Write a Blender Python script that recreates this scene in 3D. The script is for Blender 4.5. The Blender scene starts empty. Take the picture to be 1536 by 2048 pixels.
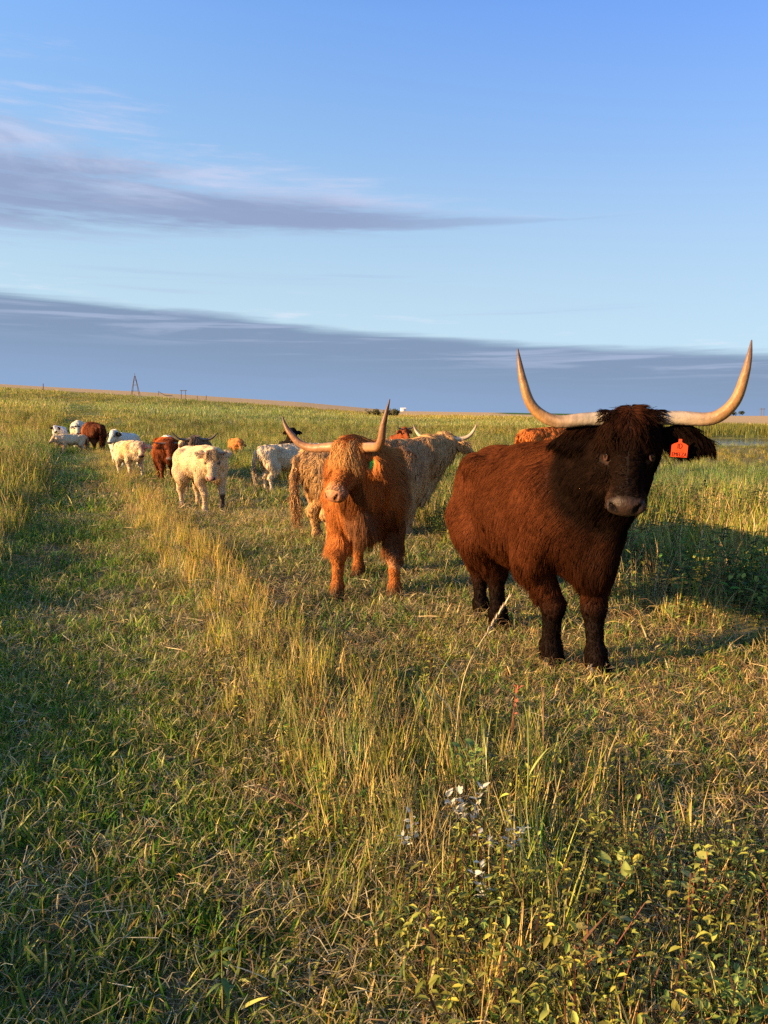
import bpy, math, random
import numpy as np
from mathutils import Vector, kdtree

R = math.radians
rng = np.random.default_rng(7)
random.seed(7)
S = bpy.context.scene
C = S.collection

# ------------------------------------------------------------------ camera
cam_d = bpy.data.cameras.new('camera')
cam_d.sensor_fit = 'VERTICAL'
cam_d.sensor_height = 36.0
cam_d.sensor_width = 27.0
cam_d.lens = 26.0
cam_d.clip_start = 0.05
cam_d.clip_end = 9000
cam = bpy.data.objects.new('camera', cam_d)
C.objects.link(cam)
cam.location = (0, 0, 1.5)
cam.rotation_euler = (R(90 - 7.28), 0, 0)
S.camera = cam

# ------------------------------------------------------------------ exposure
S.view_settings.view_transform = 'Standard'
S.view_settings.look = 'None'
S.view_settings.exposure = 1.6
S.view_settings.gamma = 1.0
S.view_settings.use_curve_mapping = False
S.cycles.use_denoising = False
S.cycles.sample_clamp_direct = 6.0
S.cycles.sample_clamp_indirect = 2.5
S.cycles.max_bounces = 8
S.cycles.diffuse_bounces = 3
S.cycles.glossy_bounces = 3
S.cycles.transmission_bounces = 6
S.cycles.transparent_max_bounces = 8

# ------------------------------------------------------------------ sun (low, from the left and a little behind the camera)
SUN_EL, SUN_BACK = 13.5, 20.0
sun_d = bpy.data.lights.new('sun', 'SUN')
sun_d.energy = 5.0
sun_d.angle = R(0.6)
sun_d.color = (1.0, 0.64, 0.30)
sun = bpy.data.objects.new('sun', sun_d)
C.objects.link(sun)
to_sun = Vector((-math.cos(R(SUN_BACK)) * math.cos(R(SUN_EL)), -math.sin(R(SUN_BACK)) * math.cos(R(SUN_EL)), math.sin(R(SUN_EL))))
sun.rotation_euler = to_sun.to_track_quat('Z', 'Y').to_euler()
sun.location = (-20, -8, 12)

# ------------------------------------------------------------------ sky
class NX:
    """tiny expression builder over math nodes"""
    def __init__(s, nt, sock): s.nt, s.s = nt, sock
    def _op(s, op, b=None, c=None, clamp=False):
        n = s.nt.nodes.new('ShaderNodeMath'); n.operation = op; n.use_clamp = clamp
        for i, v in enumerate((s, b, c)):
            if v is None: continue
            if isinstance(v, NX): s.nt.links.new(v.s, n.inputs[i])
            else: n.inputs[i].default_value = v
        return NX(s.nt, n.outputs[0])
    def __add__(s, o): return s._op('ADD', o)
    def __sub__(s, o): return s._op('SUBTRACT', o)
    def __mul__(s, o): return s._op('MULTIPLY', o)
    def __truediv__(s, o): return s._op('DIVIDE', o)
    def sin(s): return s._op('SINE')
    def clamp(s): return s._op('ADD', 0.0, clamp=True)
    def step(s, lo, hi):
        n = s.nt.nodes.new('ShaderNodeMapRange'); n.interpolation_type = 'SMOOTHSTEP'
        s.nt.links.new(s.s, n.inputs[0])
        n.inputs[1].default_value = lo; n.inputs[2].default_value = hi
        return NX(s.nt, n.outputs[0])

def mixc(nt, fac, a, b):
    n = nt.nodes.new('ShaderNodeMix'); n.data_type = 'RGBA'
    for sock, v in ((n.inputs[0], fac), (n.inputs[6], a), (n.inputs[7], b)):
        if isinstance(v, NX): nt.links.new(v.s, sock)
        elif hasattr(v, 'is_output'): nt.links.new(v, sock)
        elif isinstance(v, (int, float)): sock.default_value = v
        else: sock.default_value = (*v, 1)
    return n.outputs[2]

W = bpy.data.worlds.new('World'); S.world = W; W.use_nodes = True
nt = W.node_tree; nt.nodes.clear()
out = nt.nodes.new('ShaderNodeOutputWorld')
bg = nt.nodes.new('ShaderNodeBackground'); bg.inputs[1].default_value = 0.05
sky = nt.nodes.new('ShaderNodeTexSky'); sky.sky_type = 'NISHITA'; sky.sun_disc = False
sky.sun_elevation = R(SUN_EL)
sky.sun_rotation = math.atan2(to_sun.x, to_sun.y)
sky.altitude = 300; sky.air_density = 1.0; sky.dust_density = 0.6; sky.ozone_density = 2.5
tc = nt.nodes.new('ShaderNodeTexCoord')
sep = nt.nodes.new('ShaderNodeSeparateXYZ'); nt.links.new(tc.outputs['Generated'], sep.inputs[0])
X, Y, Z = (NX(nt, sep.outputs[i]) for i in range(3))
az = X._op('ARCTAN2', Y)                                   # 0 ahead, + to the right
el = Z._op('ARCSINE')
def noise3(x, y, z, scale, detail=5, rough=0.55, dist=0.0):
    c = nt.nodes.new('ShaderNodeCombineXYZ')
    for i, v in enumerate((x, y, z)):
        if isinstance(v, NX): nt.links.new(v.s, c.inputs[i])
        else: c.inputs[i].default_value = v
    n = nt.nodes.new('ShaderNodeTexNoise'); n.inputs['Scale'].default_value = scale
    n.inputs['Detail'].default_value = detail; n.inputs['Roughness'].default_value = rough
    n.inputs['Distortion'].default_value = dist
    nt.links.new(c.outputs[0], n.inputs['Vector'])
    return NX(nt, n.outputs['Fac'])
sx, cx = az.sin(), az._op('COSINE')
# sky grade: the photograph's blue
rampn = nt.nodes.new('ShaderNodeValToRGB'); cr = rampn.color_ramp
for e_, c_ in ((0.0, (.86, .88, .98)), (.164, (.84, .92, 1.10)), (.25, (.76, 1.02, 1.41)), (.328, (.70, 1.14, 1.76)), (.465, (1.12, 1.50, 2.35)), (.9, (1.3, 1.5, 2.0))):
    q = cr.elements.new(e_) if e_ not in (0.0,) else cr.elements[0]; q.position = e_; q.color = (*c_, 1)
cr.elements.remove(cr.elements[-1])
nt.links.new(el.s, rampn.inputs[0]); grade = rampn.outputs[0]
side_ = mixc(nt, sx.step(-.62, .62), (1.42, 1.36, 1.10), (.72, .84, .90))
mul = nt.nodes.new('ShaderNodeMix'); mul.data_type = 'RGBA'; mul.blend_type = 'MULTIPLY'; mul.inputs[0].default_value = 1
nt.links.new(sky.outputs[0], mul.inputs[6]); nt.links.new(grade, mul.inputs[7])
mul2 = nt.nodes.new('ShaderNodeMix'); mul2.data_type = 'RGBA'; mul2.blend_type = 'MULTIPLY'; mul2.inputs[0].default_value = 1
nt.links.new(mul.outputs[2], mul2.inputs[6]); nt.links.new(side_, mul2.inputs[7])
col = mul2.outputs[2]
# a pale veil over the low sky
veil = el.step(0.62, 0.02)
col = mixc(nt, veil * 0.75, col, (4.2, 5.5, 6.5))
# upper cloud: a long wedge thinning towards the right
n1 = noise3(sx * 1.6, cx * 1.6, el * 9.0, 2.2, 7, 0.6, 0.4)
n2 = noise3(sx * 2.2, cx * 2.2, el * 26.0, 3.0, 6, 0.62, 0.3)
cen = sx * -0.02 + 0.247 + (n1 - 0.5) * 0.03
wid_r = (sx * -1.0 + 0.24)
up = (wid_r * 0.20)._op('MAXIMUM', 0.004)
dn = (wid_r * 0.072)._op('MAXIMUM', 0.003)
d = el - cen
above = (d / up)._op('MAXIMUM', 0.0)
below = (d / dn)._op('MINIMUM', 0.0)._op('ABSOLUTE')
dens = (above + below) * -1.0 + 1.0
gate = sx.step(0.36, -0.10) * sx.step(-1.1, -0.6)
m_up = (dens + (n1 - 0.5) * 1.7 + (n2 - 0.5) * 1.9 + sx.step(-.22, -.40) * .30 - above * .25).step(0.0, 0.95) * gate
pink = ((d / up) + (n1 - 0.5) * 1.6).step(0.08, 0.62)
edge = ((d / dn) * -1.0 + (n2 - 0.5) * 1.5).step(0.45, 1.2)
ccol = mixc(nt, pink, (1.9, 2.35, 3.7), (3.9, 4.3, 5.8))
ccol = mixc(nt, edge * 0.6, ccol, (3.5, 4.2, 5.9))
col = mixc(nt, m_up * (n2.step(.25, .6) * .25 + .62), col, ccol)
# thin streaks a little lower
n3 = noise3(sx * 1.3, cx * 1.3, el * 34.0, 2.0, 5, 0.5, 0.2)
m_s = n3.step(0.60, 0.78) * el.step(0.10, 0.14) * el.step(0.27, 0.20)
col = mixc(nt, m_s * 0.28, col, (2.6, 3.1, 4.9))
# horizon bank
n4 = noise3(sx * 2.0, cx * 2.0, el * 40.0, 2.2, 6, 0.58, 0.5)
n5 = noise3(sx * 1.0, cx * 1.0, el * 5.0, 3.5, 5, 0.5, 0.0)
top = sx * -0.080 + 0.113 + (n4 - 0.5) * 0.024 + (n5 - 0.5) * 0.018
m_b = (top - el).step(-0.004, 0.010)
depth = top - el
bcol = mixc(nt, depth.step(0.02, 0.12), (1.46, 2.05, 3.1), (1.75, 2.6, 4.2))
wis = n4.step(0.47, 0.66) * depth.step(0.060, 0.018) * depth.step(0.0, 0.008)
bcol = mixc(nt, wis * 0.6, bcol, (3.0, 3.5, 4.9))
col = mixc(nt, m_b * 0.95, col, bcol)
# faint pale puffs just above the bank
m_p = noise3(sx * 3.0, cx * 3.0, el * 24.0, 2.4, 6, 0.6, 0.3).step(0.56, 0.74) * (el - top).step(-0.002, 0.006) * (el - top).step(0.045, 0.012)
col = mixc(nt, m_p * 0.55, col, (5.2, 5.5, 6.4))
nt.links.new(col, bg.inputs[0]); nt.links.new(bg.outputs[0], out.inputs[0])

# ------------------------------------------------------------------ helpers
def tag(o, label=None, cat=None, group=None, kind=None):
    if label: o['label'] = label
    if cat: o['category'] = cat
    if group: o['group'] = group
    if kind: o['kind'] = kind
    return o

def link(name, data, parent=None):
    o = bpy.data.objects.new(name, data); C.objects.link(o)
    if parent is not None: o.parent = parent
    return o

def empty(name, loc=(0, 0, 0), rz=0):
    o = link(name, None); o.location = loc; o.rotation_euler = (0, 0, rz); o.empty_display_size = 0.2
    return o

def mesh_from(name, v, faces, mat=None, cols=None, smooth=True):
    """v (n,3); faces list of index arrays (k,3)/(k,4)"""
    me = bpy.data.meshes.new(name)
    v = np.asarray(v, np.float32)
    faces = [np.asarray(f, np.int32) for f in (faces if isinstance(faces, list) else [faces]) if len(f)]
    loops = np.concatenate([f.ravel() for f in faces])
    tot = np.concatenate([np.full(len(f), f.shape[1], np.int32) for f in faces])
    st = np.concatenate([[0], np.cumsum(tot)[:-1]]).astype(np.int32)
    me.vertices.add(len(v)); me.vertices.foreach_set('co', v.ravel())
    me.loops.add(len(loops)); me.loops.foreach_set('vertex_index', loops)
    me.polygons.add(len(tot)); me.polygons.foreach_set('loop_start', st); me.polygons.foreach_set('loop_total', tot)
    if smooth: me.polygons.foreach_set('use_smooth', np.ones(len(tot), bool))
    if cols is not None:
        a = me.attributes.new('col', 'FLOAT_COLOR', 'POINT')
        c4 = np.ones((len(v), 4), np.float32); c4[:, :3] = cols
        a.data.foreach_set('color', c4.ravel())
    me.update(calc_edges=True); me.validate()
    if mat: me.materials.append(mat)
    return me

def new_mat(name):
    m = bpy.data.materials.new(name); m.use_nodes = True
    n = m.node_tree; n.nodes.clear()
    o = n.nodes.new('ShaderNodeOutputMaterial')
    return m, n, o

def mat_plain(name, colr, rough=0.6, spec=0.4, noise=0.15, nscale=30, metal=0.0):
    m, n, o = new_mat(name)
    p = n.nodes.new('ShaderNodeBsdfPrincipled'); p.inputs['Roughness'].default_value = rough
    p.inputs['Specular IOR Level'].default_value = spec; p.inputs['Metallic'].default_value = metal
    t = n.nodes.new('ShaderNodeTexCoord'); x = n.nodes.new('ShaderNodeTexNoise'); x.inputs['Scale'].default_value = nscale
    x.inputs['Detail'].default_value = 5
    n.links.new(t.outputs['Object'], x.inputs['Vector'])
    c = np.array(colr)
    n.links.new(mixc(n, NX(n, x.outputs['Fac']), tuple(c * (1 - noise)), tuple(np.minimum(c * (1 + noise), 1))), p.inputs['Base Color'])
    n.links.new(p.outputs[0], o.inputs[0])
    return m

def mat_attr(name, rough=0.6, spec=0.3, nscale=40.0, namt=0.25, bump=0.0, coat=0.0, wet=False):
    """base colour from the 'col' attribute, broken up by noise"""
    m, n, o = new_mat(name)
    p = n.nodes.new('ShaderNodeBsdfPrincipled'); p.inputs['Roughness'].default_value = rough
    p.inputs['Specular IOR Level'].default_value = spec
    p.inputs['Coat Weight'].default_value = coat
    if wet:
        aw = n.nodes.new('ShaderNodeAttribute'); aw.attribute_name = 'wet'; wf = NX(n, aw.outputs['Fac'])
        n.links.new((wf * -.38 + rough).s, p.inputs['Roughness']); n.links.new((wf * .06 + spec).s, p.inputs['Specular IOR Level'])
    a = n.nodes.new('ShaderNodeAttribute'); a.attribute_name = 'col'
    t = n.nodes.new('ShaderNodeTexCoord'); x = n.nodes.new('ShaderNodeTexNoise'); x.inputs['Scale'].default_value = nscale
    x.inputs['Detail'].default_value = 6
    n.links.new(t.outputs['Object'], x.inputs['Vector'])
    f = NX(n, x.outputs['Fac']) * (2 * namt) + (1 - namt)
    h = n.nodes.new('ShaderNodeVectorMath'); h.operation = 'SCALE'
    n.links.new(a.outputs['Color'], h.inputs[0]); n.links.new(f.s, h.inputs['Scale'])
    n.links.new(h.outputs[0], p.inputs['Base Color'])
    if bump:
        b = n.nodes.new('ShaderNodeBump'); b.inputs['Strength'].default_value = bump; b.inputs['Distance'].default_value = 0.02
        n.links.new(x.outputs['Fac'], b.inputs['Height']); n.links.new(b.outputs[0], p.inputs['Normal'])
    n.links.new(p.outputs[0], o.inputs[0])
    return m

def mat_leaf(name, trans=0.38, rough=0.6, spec=0.10, instancer=True):
    m, n, o = new_mat(name)
    a = n.nodes.new('ShaderNodeAttribute'); a.attribute_name = 'col'
    c = a.outputs['Color']
    if instancer:
        ti = n.nodes.new('ShaderNodeAttribute'); ti.attribute_type = 'INSTANCER'; ti.attribute_name = 'tint'
        mu = n.nodes.new('ShaderNodeMix'); mu.data_type = 'RGBA'; mu.blend_type = 'MULTIPLY'; mu.inputs[0].default_value = 1
        n.links.new(c, mu.inputs[6]); n.links.new(ti.outputs['Color'], mu.inputs[7]); c = mu.outputs[2]
    p = n.nodes.new('ShaderNodeBsdfPrincipled'); p.inputs['Roughness'].default_value = rough
    p.inputs['Specular IOR Level'].default_value = spec
    t = n.nodes.new('ShaderNodeBsdfTranslucent')
    n.links.new(c, p.inputs['Base Color']); n.links.new(c, t.inputs['Color'])
    mx = n.nodes.new('ShaderNodeMixShader'); mx.inputs[0].default_value = trans
    n.links.new(p.outputs[0], mx.inputs[1]); n.links.new(t.outputs[0], mx.inputs[2])
    n.links.new(mx.outputs[0], o.inputs[0])
    return m

def pnoise(p, f, seed=0):
    """cheap smooth pseudo noise, about -1..1, for (n,d) points"""
    r = np.random.default_rng(seed); s = np.zeros(len(p))
    for k in range(5):
        w = r.normal(size=p.shape[1]); w *= f * (0.6 + 0.35 * k) / np.linalg.norm(w)
        s += np.sin(p @ w + r.uniform(0, 6.28)) * (0.5 if k < 3 else 0.35)
    return s / 1.4

def sstep(a, b, x):
    t = np.clip((x - a) / (b - a), 0, 1); return t * t * (3 - 2 * t)

# ------------------------------------------------------------------ terrain
PX = np.array([-2.6, -1.2, -0.52, -0.3166, -0.1137, 0.0216, 0.157, 0.43, 0.52, 1.2, 2.6])       # tan(azimuth)
TGREEN = np.array([.018, .026, .0365, .0270, .0135, .0025, .0012, -.0085, -.0095, -.010, -.010])  # slope to the far edge of the pasture
TSKY = np.array([.022, .030, .0398, .0322, .0205, .0085, .0065, .0020, .0020, .002, .002])        # slope to the skyline
def stripe(x, y): return x + 0.42 * y
def base_height(x, y):
    r = np.hypot(x, y)
    ta = np.clip(x / np.maximum(y, 0.25 * r + 1e-6), -2.6, 2.6)
    g = np.interp(ta, PX, TGREEN); k = np.interp(ta, PX, TSKY)
    zg = 1.5 + g * 150.0
    t = np.clip((r - 34) / 116.0, 0, 1)
    z1 = zg * t ** 1.25
    u = np.clip((r - 150) / 450.0, 0, 1)
    z2 = 1.5 + (g + (k - g) * np.sin(u * np.pi / 2)) * r
    z3 = (1.5 + k * 600) - (r - 600) * 0.004
    z = np.where(r < 150, z1, np.where(r < 600, z2, z3))
    ahead = sstep(-0.3, 0.15, y / np.maximum(r, 1e-6))
    return z * ahead
POND = (23.5, 50.0, 6.5, 8.5)
def pond_d(x, y):
    return np.hypot((x - POND[0] + 0.42 * 0) / POND[2], (y - POND[1]) / POND[3])
def height(x, y):
    x = np.asarray(x, float); y = np.asarray(y, float)
    r = np.hypot(x, y); s = stripe(x, y)
    p = np.stack([x, y], -1).reshape(-1, 2)
    near = (1 - sstep(25, 60, r))
    n = (pnoise(p, 2.2, 3) * 0.02 + pnoise(p, 6.0, 4) * 0.012).reshape(x.shape) * near
    rid = np.exp(-((s - 1.1) / 0.4) ** 2) * 0.05 - np.exp(-((s + 0.02) / 0.5) ** 2) * 0.03
    mead = (sstep(-0.5, -1.2, s) + sstep(4.1, 5.0, s)) * 0.03
    big = pnoise(p, 0.12, 9).reshape(x.shape) * 0.10 * sstep(25, 60, r) * (1 - sstep(100, 150, r))
    z = base_height(x, y) + n + (rid + mead) * near + big
    return z - 0.45 * (1 - sstep(0.75, 1.25, pond_d(x, y)))

rad = np.concatenate([[0], np.geomspace(0.5, 3500, 190)])
ang = np.concatenate([np.linspace(-1.0, 1.0, 300), np.linspace(1.0, 2 * np.pi - 1.0, 60)[1:-1]])
na = len(ang)
RR, AA = np.meshgrid(rad[1:], ang, indexing='ij')
gx, gy = RR * np.sin(AA), RR * np.cos(AA)
gv = np.concatenate([[[0, 0, 0]], np.stack([gx, gy, height(gx, gy)], -1).reshape(-1, 3)])
ii, jj = np.meshgrid(np.arange(len(rad) - 2), np.arange(na), indexing='ij')
j2 = (jj + 1) % na
q = np.stack([1 + ii * na + jj, 1 + ii * na + j2, 1 + (ii + 1) * na + j2, 1 + (ii + 1) * na + jj], -1).reshape(-1, 4)[:, ::-1]
j = np.arange(na); tri = np.stack([np.zeros(na, int), (j + 1) % na + 1, j + 1], -1)[:, ::-1]

r_ = np.hypot(gv[:, 0], gv[:, 1]); s_ = stripe(gv[:, 0], gv[:, 1])
gcol = np.tile(np.array([0.16, 0.14, 0.05]), (len(gv), 1))
mown = sstep(-0.7, -0.4, s_) * (1 - sstep(3.9, 4.4, s_))
gcol = gcol * (1 - mown[:, None]) + np.array([0.14, 0.108, 0.052]) * mown[:, None]
gcol[:] = gcol + (np.array([0.17, 0.18, 0.045]) - gcol) * sstep(25, 90, r_)[:, None]
tanf = sstep(147, 156, r_ + pnoise(gv[:, :2], 0.09, 5) * 4)
gcol = gcol + (np.array([0.50, 0.35, 0.17]) - gcol) * tanf[:, None]
ta_ = gv[:, 0] / np.maximum(gv[:, 1], 1)
gfar = sstep(330, 360, r_) * sstep(0.14, 0.17, ta_) * (1 - sstep(0.30, 0.36, ta_))
gcol = gcol + (np.array([0.07, 0.13, 0.025]) - gcol) * gfar[:, None]
M_ground = mat_attr('soil_and_field', rough=0.95, spec=0.05, nscale=0.6, namt=0.3)
# more grain for the soil
_n = M_ground.node_tree
ground = tag(link('ground', mesh_from('ground', gv, [tri, q], M_ground, gcol)), 'grassy pasture ground rising to pale stubble fields', kind='structure')

# pond
m, n, o = new_mat('pond_water')
p = n.nodes.new('ShaderNodeBsdfPrincipled'); p.inputs['Base Color'].default_value = (0.03, 0.045, 0.06, 1)
p.inputs['Roughness'].default_value = 0.08; p.inputs['IOR'].default_value = 1.33
b = n.nodes.new('ShaderNodeBump'); b.inputs['Strength'].default_value = 0.25; b.inputs['Distance'].default_value = 0.05
x = n.nodes.new('ShaderNodeTexNoise'); x.inputs['Scale'].default_value = 3.0
t = n.nodes.new('ShaderNodeTexCoord'); n.links.new(t.outputs['Object'], x.inputs['Vector'])
n.links.new(x.outputs['Fac'], b.inputs['Height']); n.links.new(b.outputs[0], p.inputs['Normal']); n.links.new(p.outputs[0], o.inputs[0])
k = np.arange(64) / 64 * 2 * np.pi
wv = np.concatenate([[[0, 0, 0]], np.stack([np.cos(k) * POND[2] * 1.2, np.sin(k) * POND[3] * 1.2, 0 * k], -1)])
wz = float(base_height(np.array(POND[0]), np.array(POND[1]))) - 0.13
wo = link('water', mesh_from('water', wv, np.stack([np.zeros(64, int), np.arange(64) + 1, (np.arange(64) + 1) % 64 + 1], -1), m))
wo.location = (POND[0], POND[1], wz); tag(wo, 'still blue-grey pond in the pasture behind tall grass', kind='structure')

# ------------------------------------------------------------------ cattle: implicit bodies
class SDF:
    def __init__(s, lo, hi, h):
        s.h = h; s.lo = np.array(lo, float)
        s.n = np.ceil((np.array(hi) - s.lo) / h).astype(int) + 1
        s.ax = [s.lo[i] + h * np.arange(s.n[i]) for i in range(3)]
        s.F = np.full(tuple(s.n), 0.3, np.float32)
    def _sl(s, lo, hi):
        a = np.clip(np.floor((lo - s.lo) / s.h).astype(int), 0, s.n - 1)
        b = np.clip(np.ceil((hi - s.lo) / s.h).astype(int) + 1, 1, s.n)
        sl = tuple(slice(a[i], max(b[i], a[i] + 1)) for i in range(3))
        return sl, [s.ax[i][sl[i]].reshape([-1 if j == i else 1 for j in range(3)]) for i in range(3)]
    def _blend(s, sl, d, k, sub=False):
        f = s.F[sl]
        if sub:
            d = -d; h = np.clip(0.5 - 0.5 * (d - f) / k, 0, 1); s.F[sl] = d * (1 - h) + f * h + k * h * (1 - h)
        else:
            h = np.clip(0.5 + 0.5 * (f - d) / k, 0, 1); s.F[sl] = f * (1 - h) + d * h - k * h * (1 - h)
    def ell(s, c, r, k=0.06, B=None, sub=False):
        c = np.array(c, float); r = np.array(r, float); m = r.max() + k + 0.04
        sl, P = s._sl(c - m, c + m)
        d = [P[i] - c[i] for i in range(3)]
        if B is not None: d = [d[0] * B[i][0] + d[1] * B[i][1] + d[2] * B[i][2] for i in range(3)]
        k0 = np.sqrt(sum((d[i] / r[i]) ** 2 for i in range(3))); k1 = np.sqrt(sum((d[i] / r[i] ** 2) ** 2 for i in range(3))) + 1e-9
        s._blend(sl, k0 * (k0 - 1) / k1, k, sub)
    def cone(s, a, b, ra, rb, k=0.05, flat=None, sub=False):
        a = np.array(a, float); b = np.array(b, float); m = max(ra, rb) + k + 0.04
        sl, P = s._sl(np.minimum(a, b) - m, np.maximum(a, b) + m)
        ab = b - a; L = ab @ ab + 1e-12
        d = [P[i] - a[i] for i in range(3)]
        t = np.clip((d[0] * ab[0] + d[1] * ab[1] + d[2] * ab[2]) / L, 0, 1)
        e = [d[i] - t * ab[i] for i in range(3)]
        if flat is not None:
            nv, kk = np.array(flat[0], float), flat[1]; nv = nv / np.linalg.norm(nv)
            q = e[0] * nv[0] + e[1] * nv[1] + e[2] * nv[2]
            e = [e[i] + (kk - 1) * q * nv[i] for i in range(3)]
        dist = np.sqrt(e[0] ** 2 + e[1] ** 2 + e[2] ** 2) - (ra + (rb - ra) * t)
        if flat is not None and flat[1] > 1: dist = dist / (1 + 0.3 * (flat[1] - 1))
        s._blend(sl, dist, k, sub)
    def mesh(s):
        F = s.F; I = F < 0; n = F.shape
        cor = [(i, j, k) for i in (0, 1) for j in (0, 1) for k in (0, 1)]
        cnt = sum(I[i:n[0] - 1 + i, j:n[1] - 1 + j, k:n[2] - 1 + k].astype(np.int8) for i, j, k in cor)
        act = (cnt > 0) & (cnt < 8)
        ci = np.argwhere(act); idx = np.full(act.shape, -1, np.int64); idx[act] = np.arange(len(ci))
        acc = np.zeros((len(ci), 3)); nn = np.zeros(len(ci))
        for a in cor:
            for ax in range(3):
                if a[ax]: continue
                b = list(a); b[ax] = 1
                fa = F[ci[:, 0] + a[0], ci[:, 1] + a[1], ci[:, 2] + a[2]]; fb = F[ci[:, 0] + b[0], ci[:, 1] + b[1], ci[:, 2] + b[2]]
                cr = (fa < 0) != (fb < 0)
                t = np.where(cr, fa / np.where(cr, fa - fb, 1), 0)
                pnt = np.array(a, float) + t[:, None] * (np.array(b) - np.array(a))
                acc += np.where(cr[:, None], pnt, 0); nn += cr
        V = s.lo + s.h * (ci + acc / nn[:, None])
        Q = []
        for ax in range(3):
            u, w = (ax + 1) % 3, (ax + 2) % 3
            s0 = [slice(1, -1)] * 3; s1 = [slice(1, -1)] * 3
            s0[ax] = slice(0, -1); s1[ax] = slice(1, None)
            A, B = I[tuple(s0)], I[tuple(s1)]
            for ins in (True, False):
                loc = np.argwhere((A != B) & (A == ins)); off = np.ones(3, int); off[ax] = 0; loc = loc + off
                if not len(loc): continue
                def g(du, dw):
                    c = loc.copy(); c[:, u] += du; c[:, w] += dw; return idx[c[:, 0], c[:, 1], c[:, 2]]
                qd = np.stack([g(-1, -1), g(0, -1), g(0, 0), g(-1, 0)], -1)
                Q.append(qd if ins else qd[:, ::-1])
        return V, np.concatenate(Q)

def norm(v): return v / (np.linalg.norm(v, axis=-1, keepdims=True) + 1e-9)

def mat_fur(name, rough=0.42, spread=0.15):
    m, n, o = new_mat(name)
    a = n.nodes.new('ShaderNodeAttribute'); a.attribute_name = 'col'
    h = n.nodes.new('ShaderNodeBsdfHair'); h.component = 'Reflection'
    h.inputs['RoughnessU'].default_value = rough * .7; h.inputs['RoughnessV'].default_value = .7
    g = n.nodes.new('ShaderNodeVectorMath'); g.operation = 'SCALE'; g.inputs['Scale'].default_value = 1.7
    n.links.new(a.outputs['Color'], g.inputs[0]); n.links.new(g.outputs[0], h.inputs['Color'])
    d = n.nodes.new('ShaderNodeBsdfDiffuse'); n.links.new(a.outputs['Color'], d.inputs['Color'])
    an = n.nodes.new('ShaderNodeAttribute'); an.attribute_name = 'nrm'
    vt = n.nodes.new('ShaderNodeVectorTransform'); vt.vector_type = 'NORMAL'; vt.convert_from = 'OBJECT'; vt.convert_to = 'WORLD'
    n.links.new(an.outputs['Vector'], vt.inputs[0]); n.links.new(vt.outputs[0], d.inputs['Normal'])
    mx = n.nodes.new('ShaderNodeMixShader'); mx.inputs[0].default_value = 0.78
    n.links.new(h.outputs[0], mx.inputs[1]); n.links.new(d.outputs[0], mx.inputs[2])
    n.links.new(mx.outputs[0], o.inputs[0])
    return m
M_fur = mat_fur('fur')
M_skin = mat_attr('hide', rough=0.85, spec=0.12, nscale=55, namt=0.3, bump=0.35, wet=True)
M_horn = mat_attr('horn', rough=0.46, spec=0.35, nscale=34, namt=0.32, bump=0.25)
M_eye = mat_plain('eye', (0.012, 0.007, 0.005), 0.08, 0.6, 0.3, 60)
M_hoof = mat_plain('hoof', (0.035, 0.028, 0.022), 0.5, 0.4, 0.3, 40)

def hair_obj(name, P, rad, col, parent, mat, nrm):
    """P (n,k,3), rad (k,) or (n,k), col (n,3)"""
    n, k = P.shape[:2]
    hc = bpy.data.hair_curves.new(name)
    hc.add_curves([k] * n)
    hc.attributes['position'].data.foreach_set('vector', P.astype(np.float32).ravel())
    a = hc.attributes.get('radius') or hc.attributes.new('radius', 'FLOAT', 'POINT')
    rr = np.broadcast_to(np.asarray(rad, np.float32), (n, k)).ravel()
    a.data.foreach_set('value', np.ascontiguousarray(rr))
    a = hc.attributes.new('col', 'FLOAT_COLOR', 'CURVE')
    c4 = np.ones((n, 4), np.float32); c4[:, :3] = np.clip(col, 0, 1); a.data.foreach_set('color', c4.ravel())
    a = hc.attributes.new('nrm', 'FLOAT_VECTOR', 'CURVE'); a.data.foreach_set('vector', np.ascontiguousarray(np.broadcast_to(nrm, (n, 3)), dtype=np.float32).ravel())
    hc.materials.append(mat)
    return link(name, hc, parent)

def clump(P, guides, strength, expo=1.4):
    kd = kdtree.KDTree(len(guides))
    for i, g in enumerate(guides): kd.insert(P[g, 0], i)
    kd.balance()
    gi = np.fromiter((guides[kd.find(p)[1]] for p in P[:, 0]), int, len(P))
    t = np.linspace(0, 1, P.shape[1]) ** expo
    off = P[gi] - P[gi][:, :1]
    # aim at guide's tip, keeping own root
    tgt = P[gi]
    return P + (tgt - P) * (t[None, :, None] * strength), gi

def tube(pts, rads, sides=18, cap=True):
    pts = np.asarray(pts, float); n = len(pts)
    tn = norm(np.gradient(pts, axis=0)); V = []
    ref = np.array([0, 0, 1.0]) if abs(tn[0][2]) < 0.8 else np.array([1.0, 0, 0])
    a = norm(np.cross(tn[0], ref))
    for i in range(n):
        a = norm(a - tn[i] * (a @ tn[i])); b = np.cross(tn[i], a)
        k = np.arange(sides) / sides * 2 * np.pi
        V.append(pts[i] + rads[i] * (np.cos(k)[:, None] * a + np.sin(k)[:, None] * b))
    V = np.concatenate(V)
    i, j = np.meshgrid(np.arange(n - 1), np.arange(sides), indexing='ij'); j2 = (j + 1) % sides
    Q = np.stack([i * sides + j, i * sides + j2, (i + 1) * sides + j2, (i + 1) * sides + j], -1).reshape(-1, 4)
    return V, Q

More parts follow.
